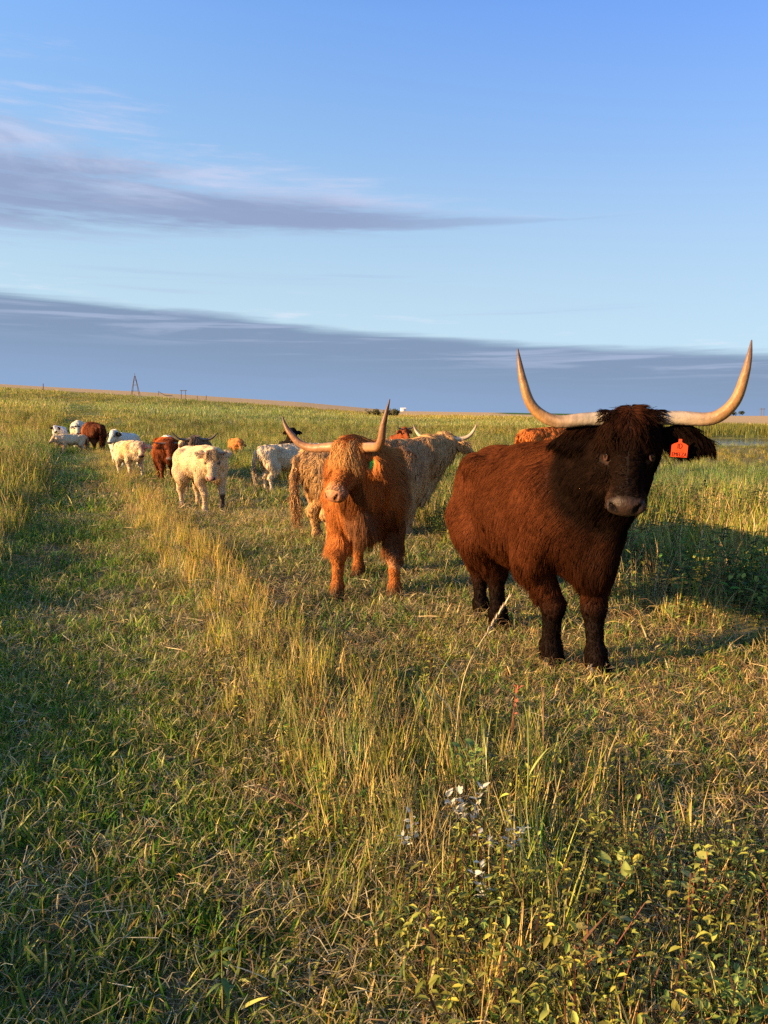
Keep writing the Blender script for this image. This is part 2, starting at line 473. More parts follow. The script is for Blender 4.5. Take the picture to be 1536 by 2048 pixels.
def spline(pts, m):
    pts = np.asarray(pts, float); P = np.concatenate([[2 * pts[0] - pts[1]], pts, [2 * pts[-1] - pts[-2]]])
    n = len(pts) - 1; u = np.linspace(0, n, m); i = np.minimum(u.astype(int), n - 1); t = (u - i)[:, None]
    p0, p1, p2, p3 = P[i], P[i + 1], P[i + 2], P[i + 3]
    return 0.5 * (2 * p1 + (p2 - p0) * t + (2 * p0 - 5 * p1 + 4 * p2 - p3) * t ** 2 + (3 * p1 - p0 - 3 * p2 + p3) * t ** 3)

def rot2(a): c, s = math.cos(a), math.sin(a); return np.array([[c, -s], [s, c]])

def build_cow(name, label, cat, pos, heading, scale=1.0, poll=(0.98, 0, 1.42), yaw=0.0, pitch=58.0, roll=0.0, hs=1.0,
              feet=None, vox=0.03, colour=None, fur_n=8000, fur_len=.75, fur_rad=0.004, horns=None, horn_r=0.042, horn_cols=None,
              ears=True, ear_droop=0.25, ear_len=0.27, fringe=0, fringe_len=0.26, fringe_col=None, tail='down', tail_hair=300, udder=False,
              wide=1.0, group='highland cattle in the pasture', eyes=True, skirt=1.0, seed=1, nose=(0.03, 0.02, 0.018), lid=(.05, .03, .02), fr_w=1.0, fr_u=1.0, hooves=True, clump_s=0.4, sleek=0.7, fur_gain=1.28, face_hair=1.0,
              legr=1.0, bl=1.0, deep=1.0, dewlap=1.0):
    rg = np.random.default_rng(seed)
    root = empty(name, (pos[0], pos[1], pos[2]), R(heading)); root.scale = (scale,) * 3
    tag(root, label, cat, group)
    ps, ph = R(yaw), R(pitch)
    f = np.array([math.cos(ps) * math.cos(ph), math.sin(ps) * math.cos(ph), -math.sin(ph)])
    l = np.array([-math.sin(ps), math.cos(ps), 0.0]); u = np.cross(f, l)
    if roll:
        l, u = l * math.cos(R(roll)) + u * math.sin(R(roll)), u * math.cos(R(roll)) - l * math.sin(R(roll))
    B = np.stack([f, l, u]); P0 = np.array(poll, float)
    H = lambda a, b, c: P0 + hs * (a * f + b * l + c * u)
    if feet is None: feet = [(0.50, 0.19), (0.46, -0.19), (-0.72, 0.20), (-0.66, -0.20)]
    lo = np.array([-1.25, -0.62, -0.02]); hi = np.array([1.0, 0.62, 1.45])
    ex = [H(a, b, c) for a in (-0.2, 0.66) for b in (-0.48, 0.48) for c in (-0.35, 0.2)]
    lo = np.minimum(lo, np.min(ex, 0)); hi = np.maximum(hi, np.max(ex, 0))
    D = SDF(lo, hi, vox)
    w = wide; dp = deep
    def bc(x_, y_, z_): return (x_ * bl if x_ < .2 else x_, y_, 1.34 - (1.34 - z_) * dp)
    D.ell(bc(-0.06, 0, 0.95), (0.78 * bl, 0.37 * w, 0.38 * dp), .05)
    D.ell(bc(0.0, 0, 0.84), (0.52 * bl, 0.385 * w, 0.33 * dp), .10)
    D.ell(bc(-0.70, 0, 1.02), (0.30 * bl, 0.27 * w, 0.25 * dp), .12)
    D.cone(bc(-0.90, 0, 1.20), (0.30, 0, 1.24), .07, .10, .12)
    D.cone((0.25, 0, 1.20), (0.55, 0, 1.17), .13, .15, .14)
    D.ell(bc(0.46, 0, 0.95), (0.32, 0.28 * w, 0.36 * dp), .10)
    for s in (1, -1):
        D.ell(bc(-0.55, s * .245 * w, 1.18), (.12, .075, .075), .10)
        D.ell(bc(-0.93, s * .11, 1.07), (.08, .06, .08), .09)
        D.ell(bc(0.44, s * .245 * w, .90), (.19, .115, .34 * dp), .06)
        D.ell(bc(-0.70, s * .19 * w, .95), (.22, .13, .28 * dp), .08)
    D.ell(bc(0.68, 0, .73), (.18, .125 * w, .22 * dp), .12)
    for s in (1, -1):
        D.ell(bc(-.40, s * .445 * w, 1.10), (.17, .075, .12), .07, sub=True)
        D.ell(bc(.20, s * .44 * w, 1.02), (.09, .07, .22), .07, sub=True)
        D.ell(bc(.68, s * .36 * w, .98), (.09, .07, .18), .07, sub=True)
    nb = H(0.10, 0, -0.16)
    mid = np.array([0.62, 0, 1.02]) * 0.5 + nb * 0.5 + np.array([0, 0, 0.02])
    D.cone((0.52, 0, 0.99), mid, .33, .23, .12, flat=((0, 1, 0), 1.25))
    D.cone(mid, nb, .23, .155, .10)
    D.cone((0.55, 0, 1.17), H(0.02, 0, -.10), .13, .10, .10)
    D.cone(bc(0.80, 0, .66), H(0.20, 0, -.25), .08 * dewlap, .055, .10, flat=((0, 1, 0), 1.5))
    # head
    D.ell(H(.085, 0, -.085), np.array((.135, .118, .115)) * hs, .04, B)
    D.cone(H(.03, 0, -.05), H(.05, 0, -.05), .105 * hs, .105 * hs, .04, flat=(u, 1.25))
    D.cone(H(.08, 0, -.075), H(.30, 0, -.075), .112 * hs, .074 * hs, .04)
    D.cone(H(.28, 0, -.070), H(.46, 0, -.078), .070 * hs, .068 * hs, .03)
    D.ell(H(.455, 0, -.085), np.array((.072, .098, .068)) * hs, .025, B)
    D.ell(H(.505, 0, -.080), np.array((.036, .086, .052)) * hs, .018, B)
    D.ell(H(.44, 0, -.145), np.array((.066, .062, .036)) * hs, .025, B)
    for s in (1, -1):
        D.cone(H(.14, s * .045, -.18), H(.42, s * .025, -.135), .07 * hs, .038 * hs, .03)
        D.ell(H(.14, s * .072, -.135), np.array((.10, .045, .085)) * hs, .04, B)
        D.ell(H(.165, s * .088, -.038), np.array((.055, .034, .032)) * hs, .025, B)
        D.ell(H(.498, s * .068, -.070), np.array((.036, .024, .036)) * hs, .018, B)
        D.ell(H(.205, s * .112, -.070), np.array((.030, .024, .022)) * hs, .008, B, sub=True)
        if vox < 0.022:
            D.ell(H(.540, s * .054, -.058), np.array((.034, .018, .021)) * hs, .006, B, sub=True)
            D.ell(H(.515, s * .070, -.046), np.array((.026, .015, .012)) * hs, .006, B, sub=True)
        if ears:
            e0 = H(.055, s * .10, -.085)
            dirv = norm(l * s * 1.0 + np.array([0, 0, -ear_droop]) - 0.05 * u)
            e1 = e0 + dirv * ear_len * hs * 0.55; e2 = e0 + dirv * ear_len * hs
            en = norm(u + f * 0.35)
            D.cone(e0, e1, .034 * hs, .068 * hs, .03, flat=(en, 2.6))
            D.cone(e1, e2, .068 * hs, .022 * hs, .03, flat=(en, 2.6))
            if vox < 0.022: D.ell(e0 + dirv * ear_len * hs * .55 + en * .030 * hs, (.04 * hs, .075 * hs, .022 * hs), .015, np.stack([norm(np.cross(dirv, en)), dirv, en]), sub=True)
    if vox < 0.022:
        D.cone(H(.505, -.05, -.118), H(.505, .05, -.118), .009, .009, .008, sub=True)
        for s in (1, -1): D.cone(H(.505, s * .05, -.118), H(.36, s * .085, -.125), .008, .006, .008, sub=True)
    # legs
    jt = []
    for i, (fx, fy) in enumerate(feet):
        sg = 1 if fy > 0 else -1
        g = legr
        if i < 2:
            top = np.array([0.46, sg * .20 * w, .74]); kx = 0.55 * fx + 0.45 * 0.46 + .015
            kn = np.array([kx, fy * .9 + top[1] * .1, .40]); fe = np.array([fx, fy, .13])
            D.cone((.40, sg * .255 * w, .95), (.40, sg * .235 * w, .68), .13, .115, .06); D.cone((.40, sg * .235 * w, .68), kn, .108 * g, .070 * g, .05); D.ell(kn + np.array([.012, 0, -.01]), np.array((.072, .068, .080)) * g, .025)
            D.cone(kn, fe, .058 * g, .043 * g, .025)
        else:
            top = np.array([-0.64 * bl - .02, sg * .20 * w, .80]); dx = fx + 0.70 * bl
            st = np.array([-0.57 * bl + dx * .35, sg * .205 * w, .70]); kn = np.array([fx - .05, fy, .42]); fe = np.array([fx, fy, .13])
            D.cone(top, st, .18, .145, .08); D.cone(st, kn, .145, .088 * g, .08); D.ell(kn, np.array((.075, .062, .085)) * g, .03)
            D.cone(kn, fe, .058 * g, .043 * g, .025)
        D.ell(fe, (.062 * g, .058 * g, .055), .025); D.cone(fe, (fx + .015, fy, .07), .052 * g, .062 * g, .03)
        D.cone((fx + .02, fy, .06), (fx + .045, fy, .03), .060 * g, .066 * g, .02)
        jt.append(fe)
    if udder:
        D.ell((-.44, 0, .58), (.15, .13, .11), .06)
        for sx_, sy_ in ((.06, 1), (.06, -1), (-.06, 1), (-.06, -1)): D.cone((-.44 + sx_, sy_ * .06, .49), (-.44 + sx_, sy_ * .065, .43), .02, .014, .02)
    # tail
    if tail == 'down': tp = [(-.93, 0, 1.19), (-1.04, 0, 1.14), (-1.09, 0, .95), (-1.09, 0, .72), (-1.07, .01, .52)]
    elif tail == 'swing': tp = [(-.93, 0, 1.19), (-1.05, .06, 1.14), (-1.14, .16, 1.0), (-1.17, .30, .85), (-1.15, .42, .72)]
    elif tail == 'up': tp = [(-.93, 0, 1.19), (-1.05, .0, 1.26), (-1.12, .06, 1.40), (-1.14, .12, 1.52), (-1.16, .2, 1.58)]
    tp = [(a_ + .95 * (1 - bl), b_, c_) for a_, b_, c_ in tp] if tail else None
    if tail:
        for a, b_, r0, r1 in zip(tp[:-1], tp[1:], (.06, .045, .035, .03), (.045, .035, .03, .022)): D.cone(a, b_, r0, r1, .04 if a is tp[0] else .02)
    # low relief of muscle
    if vox < 0.03:
        xs, ys, zs = D.ax
        D.F += (0.006 * np.sin(xs * 9.0 + 1)[:, None, None] * np.sin(zs * 8.0 + .5)[None, None, :] * np.cos(ys * 7.0)[None, :, None]).astype(np.float32)
    V, Q = D.mesh()
    hf = ((V - P0) @ B.T) / hs
    col = colour(V, hf, rg)
    inhead = (hf[:, 0] > -0.02) & (hf[:, 0] < .62) & (abs(hf[:, 1]) < .16) & (hf[:, 2] > -.24) & (hf[:, 2] < .1)
    pad = inhead & (hf[:, 0] > .488) & (hf[:, 2] > -.135) & (abs(hf[:, 1]) < .085) & (hf[:, 2] < -.02)
    pw = inhead * sstep(.470, .492, hf[:, 0] + .008 * pnoise(hf, 60, 5)) * sstep(.112, .092, np.abs(hf[:, 1])) * sstep(-.142, -.125, hf[:, 2])
    col = col + (np.array(nose) * (1 + .25 * pnoise(hf, 80, 6))[:, None] - col) * pw[:, None]
    q_ = np.abs(hf[:, 1]) - .058; r_2 = hf[:, 2] + .055 - .5 * q_
    hw0 = pw * sstep(1.25, .8, np.sqrt((q_ / .024) ** 2 + (r_2 / .019) ** 2)); col = col + (np.array(nose) * .06 - col) * hw0[:, None]
    lipw = inhead * sstep(.40, .45, hf[:, 0]) * sstep(.012, .004, np.abs(hf[:, 2] + .118)); col = col * (1 - .85 * lipw[:, None])
    body = link('body', mesh_from('body', V, Q, M_skin, col), root)
    me = body.data
    wa = me.attributes.new('wet', 'FLOAT', 'POINT'); wa.data.foreach_set('value', np.ascontiguousarray(pw, dtype=np.float32))
    N = np.empty(len(V) * 3, np.float32); me.vertices.foreach_get('normal', N); N = N.reshape(-1, 3).astype(float)
    # ---- fur
    T = np.concatenate([Q[:, [0, 1, 2]], Q[:, [0, 2, 3]]])
    ar = 0.5 * np.linalg.norm(np.cross(V[T[:, 1]] - V[T[:, 0]], V[T[:, 2]] - V[T[:, 0]]), axis=1)
    hb = ((V[T[:, 0]] - P0) @ B.T) / hs
    onhead = (abs(hb[:, 1]) < .5) & (hb[:, 0] > -.1) & (hb[:, 0] < .62) & (hb[:, 2] > -.26)
    wgt = ar * np.where(onhead, 2.6, 1.0)
    if fur_n:
        ti = rg.choice(len(T), fur_n, p=wgt / wgt.sum()); uv = rg.random((fur_n, 2)); fl = uv.sum(1) > 1; uv[fl] = 1 - uv[fl]
        a, b_, c_ = V[T[ti, 0]], V[T[ti, 1]], V[T[ti, 2]]
        ro = a + (b_ - a) * uv[:, :1] + (c_ - a) * uv[:, 1:]; no = norm(N[T[ti, 0]])
        h = ((ro - P0) @ B.T) / hs
        isp = (h[:, 0] > .474) & (h[:, 2] > -.15) & (abs(h[:, 1]) < .09) & (h[:, 2] < 0.02)
        eyez = ((h[:, 0] - .207) ** 2 + (abs(h[:, 1]) - .105) ** 2 + (h[:, 2] + .070) ** 2) < .045 ** 2
        keep = ~(isp | eyez); ro, no, h, ti = ro[keep], no[keep], h[keep], ti[keep]
        n = len(ro)
        hd_ = np.sqrt(((h[:, 0] - .27) / .37) ** 2 + (h[:, 1] / .165) ** 2 + ((h[:, 2] + .085) / .16) ** 2)
        hw_ = sstep(1.25, .85, hd_); head = hw_ > .5
        ear = (abs(h[:, 1]) > .165) & (abs(h[:, 1]) < .6) & (h[:, 0] > -.15) & (h[:, 0] < .40) & (h[:, 2] > -.22) & (h[:, 2] < .12) & (np.linalg.norm(ro - P0, axis=1) < .48 * hs)
        flow = np.stack([np.full(n, -.45), np.sign(ro[:, 1]) * .35 * np.clip((ro[:, 2] - 1.0) * 4, 0, 1), np.full(n, -1.0)], -1)
        hflow = f * 0.8 + np.sign(h[:, 1])[:, None] * l * .35 + np.array([0, 0, -.35])
        up_ = head & (h[:, 0] > .22) & (h[:, 2] > -.10)
        hflow = np.where(up_[:, None], -f * 0.2 + np.sign(h[:, 1])[:, None] * l * .8 + np.array([0, 0, -.2]), hflow)
        flow = flow * (1 - hw_[:, None]) + hflow * hw_[:, None]
        flow = np.where(ear[:, None], np.sign(h[:, 1])[:, None] * l * .7 + np.array([0, 0, -.8]), flow)
        flow = norm(flow)
        sw = np.stack([pnoise(ro, 9, seed + 1), pnoise(ro, 9, seed + 2), pnoise(ro, 9, seed + 3)], -1)
        sw2 = np.stack([pnoise(ro, 30, seed + 4), pnoise(ro, 30, seed + 5), pnoise(ro, 30, seed + 6)], -1)
        kz = 1 - .6 * sleek; flow = flow + sw * .38 + sw2 * .22 * kz + rg.normal(size=(n, 3)) * .16 * kz
        tng = norm(flow - no * (flow * no).sum(1, keepdims=True))
        L = np.full(n, .055)
        L = np.where(ro[:, 2] < .75, .042, L); L = np.where((ro[:, 2] < .66) & (abs(no[:, 2]) < .6) & (abs(ro[:, 1]) > .08), .032, L)
        und = (no[:, 2] < -.2) & (ro[:, 2] > .4); L = np.where(und, .10 * skirt, L)
        L = np.where((ro[:, 0] > .4) & (ro[:, 2] > .5) & ~head, .085 * skirt, L)
        L = np.where(ro[:, 2] < .45, .018, L); L = np.where(ro[:, 2] < .15, .028, L)
        Lh = np.interp(h[:, 0], [-.05, .08, .2, .3, .4, .5], [.075, .050, .026, .018, .012, .008])
        Lh = Lh + sstep(-.12, -.18, h[:, 2]) * sstep(.46, .34, h[:, 0]) * .03
        L = L * (1 - hw_) + Lh * face_hair * hw_
        L = np.where(ear, .062, L)
        L = L * fur_len * rg.uniform(.65, 1.25, n)
        grav = np.where(ear | und, .55, .25)
        K = 5; t = np.linspace(0, 1, K)
        Pn = ro[:, None] - no[:, None] * .004 + L[:, None, None] * (tng[:, None] * (t[None, :, None]) + no[:, None] * ((.42 * t - .34 * t ** 2) * (1 - .5 * sleek))[None, :, None])
        gv_ = np.array([0, 0, -1.0]) + no * np.maximum(no[:, 2], 0)[:, None]
        Pn += (L * grav)[:, None, None] * (t ** 2)[None, :, None] * gv_[:, None]
        Pn += (np.sin(t * 5 + 0)[None, :, None] * t[None, :, None]) * (sw2 * .16 * L[:, None])[:, None]
        ng = max(40, n // 22)
        Pn, gi = clump(Pn, rg.choice(n, ng, replace=False), clump_s * .8)
        dip = ((Pn - ro[:, None]) * no[:, None]).sum(-1); need = np.maximum(.0035 * np.minimum(t * 4, 1)[None] + .0025 * t[None] - dip, 0) * (t[None] > 0)
        Pn += need[..., None] * no[:, None]
        cc = fur_gain * col[T[ti, 0]] * np.clip(1 + rg.uniform(-.25, .25, n) * (1 - .5 * sleek) * (1 + .20 * rg.normal(size=n)[gi]) * (1 + .10 * pnoise(ro * np.array([2, 2, .6]), 14, seed + 9)), .3, 2)[:, None]
        hair_obj('coat', Pn, fur_rad * np.array([1, 1, .9, .65, .15]), cc, root, M_fur, norm(no + tng * .15 + rg.normal(size=(n, 3)) * .22 + (rg.normal(size=(n, 3)) * .28)[gi]))
    if tail and tail_hair:
        m_ = tail_hair; tt = rg.random(m_) ** .6; sp = spline(tp, 40); bi = (12 + tt * 27).astype(int); ro = sp[bi] + rg.normal(size=(m_, 3)) * .022
        dr = norm(sp[np.minimum(bi + 1, 39)] - sp[bi - 1]); L = (.10 + .26 * tt) * rg.uniform(.6, 1.2, m_)
        t = np.linspace(0, 1, 6); Pn = ro[:, None] + L[:, None, None] * t[None, :, None] * norm(dr * .6 + np.array([0, 0, -.8]) + rg.normal(size=(m_, 3)) * .13)[:, None]
        Pn[:, :, 0] += .02 * np.sin(t * 7)[None] * rg.normal(size=(m_, 1)); Pn[:, :, 1] += .02 * np.sin(t * 6)[None] * rg.normal(size=(m_, 1))
        tcv = colour(np.array([[-1.09, 0, .75]]), np.array([[-2.0, 0, -.5]]), rg)[0]
        hair_obj('tail_hair', Pn, max(fur_rad, .002) * 1.2 * np.array([1, 1, 1, .8, .6, .2]), tcv * rg.uniform(.7, 1.25, (m_, 1)), root, M_fur, norm(rg.normal(size=(m_, 3)) * np.array([1, 1, .3]) + np.array([-.3, 0, .1])))
    if fringe:
        m_ = fringe
        lw = rg.uniform(-1, 1, m_); bk = rg.uniform(0, 1, m_)
        a0 = -.01 + .11 * bk
        u0 = (.045 - .035 * np.abs(lw) ** 2) * fr_u
        L = fringe_len * rg.uniform(.5, 1.15, m_)
        t = np.linspace(0, 1, 9)
        lock = rg.integers(0, max(8, m_ // 45), m_); nl = lock.max() + 1
        lk_l = rg.uniform(-1, 1, nl) * .9; lk_d = rg.normal(size=nl) * .22; lk_w = rg.uniform(-1, 1, nl)
        lw = lk_l[lock] + rg.normal(size=m_) * .09
        A = a0[:, None] + L[:, None] * (t - .12 * t ** 2)[None]
        Lr = (lw * .105 * fr_w)[:, None] + (lw * .05 + lk_d[lock] * L * .9 + .012 * rg.normal(size=m_))[:, None] * (t ** 1.2)[None] + .014 * np.sin(t[None] * 6 + lk_w[lock][:, None] * 3) * t[None]
        U = u0[:, None] + .055 * fr_u * np.sin(np.clip(t * 2.2, 0, np.pi))[None] * rg.uniform(.4, 1.2, m_)[:, None] - .05 * t[None] ** 1.5 - (np.abs(Lr) > .09) * (np.abs(Lr) - .09) * 1.1
        Pn = P0 + hs * (A[..., None] * f + Lr[..., None] * l + U[..., None] * u)
        if horns is not None and vox < .02:
            nb_ = m_; lzb = np.array([-math.sin(ps), math.cos(ps), 0]); gb = np.array([math.cos(ps), math.sin(ps), 0]); sg_ = np.where(rg.random(nb_) < .5, 1., -1.)
            la = rg.uniform(.02, .16, nb_); an = rg.uniform(-.6, 3.5, nb_); hz_ = np.mean([h_[0][1] for h_ in horns])
            rb = horn_r * 1.03; ro_ = P0 + (sg_ * la)[:, None] * lzb + np.stack([0 * an, 0 * an, np.full(nb_, hz_)], -1) + rb * (np.cos(an)[:, None] * gb + np.sin(an)[:, None] * np.array([0, 0, 1.]))
            dr_ = norm((sg_ * .9)[:, None] * lzb + gb * .25 + np.array([0, 0, -.12]) + rg.normal(size=(nb_, 3)) * .30); Lb = rg.uniform(.03, .085, nb_) * np.clip(1.5 - la / .14, .4, 1)
            Pb = ro_[:, None] + Lb[:, None, None] * dr_[:, None] * t[None, :, None]; Pb[:, :, 2] -= (Lb * .3)[:, None] * t[None] ** 2
            Pn = np.concatenate([Pn, Pb]); lock = np.concatenate([lock, rg.integers(0, nl, nb_)]); m_ = len(Pn); fringe_col = np.array(fringe_col)
        fc = np.array(fringe_col); lc = rg.uniform(.6, 1.4, nl)
        hair_obj('forelock', Pn, max(fur_rad * .9, .0012) * np.array([1, 1, 1, 1, 1, .9, .75, .5, .12]), fc * (lc[lock] * rg.uniform(.85, 1.15, m_))[:, None], root, M_fur, norm(norm(Pn[:, 4] - (P0 + hs * (.10 * f - .10 * u))) + .3 * norm(Pn[:, 2] - Pn[:, 0]) * 0 + rg.normal(size=(m_, 3)) * .2 + rg.normal(size=(nl, 3))[lock] * .25))
    if eyes:
        for s in (1, -1):
            eo = .105 if vox < .018 else .113; er = .021 if vox < .018 else .027; c = H(.205, s * eo, -.066); k_ = 12
            th, fi = np.meshgrid(np.linspace(0, np.pi, 9), np.arange(k_) / k_ * 2 * np.pi, indexing='ij')
            ev = c + er * hs * np.stack([np.sin(th) * np.cos(fi), np.sin(th) * np.sin(fi), np.cos(th)], -1).reshape(-1, 3)
            i_, j_ = np.meshgrid(np.arange(8), np.arange(k_), indexing='ij')
            eq = np.stack([i_ * k_ + j_, (i_ + 1) * k_ + j_, (i_ + 1) * k_ + (j_ + 1) % k_, i_ * k_ + (j_ + 1) % k_], -1).reshape(-1, 4)
            link('eye', mesh_from('eye', ev, eq, M_eye), root)
            if vox < .022:
                on = norm(l * s * .85 + u * .45 + f * .1); e1 = norm(f - on * (f @ on)); e2 = np.cross(on, e1); ka = np.linspace(0, 2 * np.pi, 25)[:-1]
                ring = c + on * .012 * hs + hs * .026 * (np.cos(ka)[:, None] * e1 * 1.15 + np.sin(ka)[:, None] * e2 * .78)
                ring = np.concatenate([ring, ring[:1]]); lv, lq = tube(ring, np.full(25, .0062 * hs), 8)
                link('eyelid', mesh_from('eyelid', lv, lq, M_skin, np.tile(lid, (len(lv), 1))), root)
    if horns is not None:
        g = np.array([math.cos(ps), math.sin(ps), 0]); lz = np.array([-math.sin(ps), math.cos(ps), 0])
        if roll: pass
        hc0, hc1, hc2 = horn_cols
        for pts in horns:
            pp = np.array([P0 + a * lz + np.array([0, 0, b_]) + c_ * g for a, b_, c_ in pts]); sp = spline(pp, 34 if vox < .02 else 18)
            tt = np.linspace(0, 1, len(sp))
            rr = horn_r * (1 - .30 * tt - .62 * tt ** 3.2); rr[-1] = .003
            hv, hq = tube(sp, rr, 20 if vox < .02 else 10)
            sd = len(hv) // len(sp); tv = np.repeat(tt, sd)
            hcv = np.array(hc0) * (1 - sstep(0, .5, tv))[:, None] + np.array(hc1) * sstep(0, .5, tv)[:, None]
            hcv = hcv * (1 - sstep(.62, .98, tv))[:, None] + np.array(hc2) * sstep(.62, .98, tv)[:, None]
            av = np.tile(np.arange(sd) / sd * 6.283, len(sp)); hcv = hcv * (1 + .20 * pnoise(hv, 24, 8) + .14 * np.sin(av * 5 + 6 * pnoise(hv, 5, 9)) + .08 * np.sin(tv * 90) * (tv < .35))[:, None]
            link('horn', mesh_from('horn', hv, hq, M_horn, np.clip(hcv, 0, 1)), root)
    if hooves:
        for fx, fy in feet:
            for s in (1, -1):
                hv, hq = tube([(fx + .02, fy + s * .028, .075), (fx + .04, fy + s * .03, .04), (fx + .055, fy + s * .03, .0)], [.038 * legr, .044 * legr, .048 * legr], 10)
                link('hoof', mesh_from('hoof', hv, [hq, np.array([[20, 21, 22, 23], [20, 23, 24, 25], [20, 25, 26, 27], [20, 27, 28, 29]])], M_hoof), root)


    return root, H, (f, l, u)

# ------------------------------------------------------------------ the herd
def w2l(o, hd, sc, p):
    c, s_ = math.cos(R(hd)), math.sin(R(hd)); dx, dy = p[0] - o[0], p[1] - o[1]
    r_ = [(dx * c + dy * s_) / sc, (-dx * s_ + dy * c) / sc]
    return tuple(r_ + ([p[2] / sc] if len(p) > 2 else []))
def gz(x, y): return float(height(np.array(float(x)), np.array(float(y))))

def flat_colour(base, var=.12, face=None, legs=None, legs_z=.45, patches=None, under=None, seed=0):
    base = np.array(base)
    def fn(p, hf, rg):
        c = np.tile(base, (len(p), 1)) * (1 + var * pnoise(p, 7, seed + 20))[:, None]
        if under is not None:
            k = sstep(.95, .60, p[:, 2])[:, None]; c = c + (np.array(under) - c) * k
        if legs is not None:
            k = sstep(legs_z, legs_z - .22, p[:, 2] + .05 * pnoise(p, 12, seed + 3))[:, None]; c = c + (np.array(legs) - c) * k
        if face is not None:
            k = sstep(-.35, .0, hf[:, 0])[:, None] * (np.abs(hf[:, 1]) < .6)[:, None]; c = c + (np.array(face) - c) * k
        for ctr, rad_, pc, inhead in (patches or []):
            q_ = hf if inhead else p
            k = sstep(1.15, .8, np.linalg.norm((q_ - np.array(ctr)) / np.array(rad_), axis=1) + .15 * pnoise(p, 14, seed + 5))[:, None]
            c = c + (np.array(pc) - c) * k
        return c
    return fn

G_HERD = 'highland cattle in the pasture'
PALE_HORN = ((.27, .245, .21), (.27, .145, .052), (.085, .055, .045))
DARK_HORN = ((.22, .17, .13), (.10, .075, .06), (.03, .024, .02))
TAN_HORN = ((.36, .20, .10), (.24, .115, .05), (.07, .035, .024))

# 1 dark cow, near right
O, hd, sc = (0.975, 4.755), -74.0, 0.985
def dark_cow(p, hf, rg):
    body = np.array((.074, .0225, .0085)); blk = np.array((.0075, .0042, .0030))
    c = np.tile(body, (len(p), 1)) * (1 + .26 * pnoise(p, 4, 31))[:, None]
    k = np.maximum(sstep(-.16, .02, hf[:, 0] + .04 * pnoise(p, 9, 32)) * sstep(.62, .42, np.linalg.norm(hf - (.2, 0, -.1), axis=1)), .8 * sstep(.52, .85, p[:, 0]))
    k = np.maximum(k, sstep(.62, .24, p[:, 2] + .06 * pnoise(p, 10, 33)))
    k = np.maximum(k, .9 * sstep(.50, .75, p[:, 0]) * sstep(-.12, .06, p[:, 1] + .05 * pnoise(p, 8, 36)))  # deep shade on the cow's left chest painted into the coat as black
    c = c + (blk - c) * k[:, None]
    brow = sstep(.22, .0, hf[:, 0]) * sstep(.16, .08, np.abs(hf[:, 1])) * sstep(-.10, -.02, hf[:, 2]) * (hf[:, 0] > -.1)
    c = c + (np.array((.060, .019, .009)) - c) * (brow * .3)[:, None]
    side = sstep(.30, .42, hf[:, 0]) * sstep(.05, .09, np.abs(hf[:, 1])) * (np.abs(hf[:, 1]) < .16) * (hf[:, 0] < .5) * (hf[:, 2] > -.16)
    c = c + (np.array((.040, .020, .012)) - c) * (side * .8)[:, None]  # sunlit brown highlight painted into the black of the muzzle sides
    eb = sstep(.9, .3, np.linalg.norm((np.stack([hf[:, 0], np.abs(hf[:, 1]), hf[:, 2]], -1) - (.21, .10, -.08)) / .06, axis=1))
    return c + (np.array((.05, .028, .018)) - c) * eb[:, None]
pl = w2l(O, hd, sc, (1.272, 3.84, 1.505))
hw = lambda pts: [(a / sc, b / sc, c / sc) for a, b, c in pts]
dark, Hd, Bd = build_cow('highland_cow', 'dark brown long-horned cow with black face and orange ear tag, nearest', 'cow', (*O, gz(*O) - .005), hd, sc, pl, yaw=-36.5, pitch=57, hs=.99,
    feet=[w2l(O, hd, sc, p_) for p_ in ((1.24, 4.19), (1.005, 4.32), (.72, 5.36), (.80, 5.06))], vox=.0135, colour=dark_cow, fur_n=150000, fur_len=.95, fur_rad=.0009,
    horns=[hw([(.05, -.01, -.02), (.236, -.012, -.01), (.36, -.018, .0), (.43, .01, .015), (.485, .08, .03), (.515, .19, .035), (.530, .28, .03), (.537, .36, .02)]),
           hw([(-.05, -.01, -.02), (-.236, -.02, -.01), (-.36, -.032, .0), (-.45, .0, .015), (-.515, .07, .03), (-.555, .19, .035), (-.575, .28, .03), (-.588, .355, .02)])],
    horn_r=.038, horn_cols=PALE_HORN, ear_droop=.14, ear_len=.29, fringe=900, fringe_len=.155, fringe_col=(.0125, .0060, .0038), fr_w=1.55, fr_u=.6, lid=(.055, .026, .017), skirt=.7, udder=True, wide=.93, bl=.84, deep=.97, nose=(.030, .018, .013), seed=11, group=G_HERD, clump_s=.5, legr=1.0, sleek=.9)

# 2 orange cow, middle
O, hd, sc = (-0.13, 6.52), -92.0, .96
def orange_cow(p, hf, rg):
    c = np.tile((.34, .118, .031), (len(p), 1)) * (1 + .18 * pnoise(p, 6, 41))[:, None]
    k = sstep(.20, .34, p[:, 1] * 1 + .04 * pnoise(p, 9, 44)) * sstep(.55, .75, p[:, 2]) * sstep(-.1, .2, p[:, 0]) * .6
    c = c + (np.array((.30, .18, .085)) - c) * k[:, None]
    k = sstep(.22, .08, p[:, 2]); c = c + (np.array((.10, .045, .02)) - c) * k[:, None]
    mz = sstep(.38, .45, hf[:, 0]) * (np.abs(hf[:, 1]) < .16) * (hf[:, 0] < .65); c = c + (np.array((.50, .25, .12)) - c) * mz[:, None]
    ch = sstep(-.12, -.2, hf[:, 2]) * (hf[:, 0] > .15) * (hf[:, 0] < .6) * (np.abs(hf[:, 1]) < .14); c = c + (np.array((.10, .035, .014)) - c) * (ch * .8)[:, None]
    return c
pl = w2l(O, hd, sc, (-.255, 5.66, 1.325))
hw2 = lambda pts: [(a / sc, b / sc, c / sc) for a, b, c in pts]
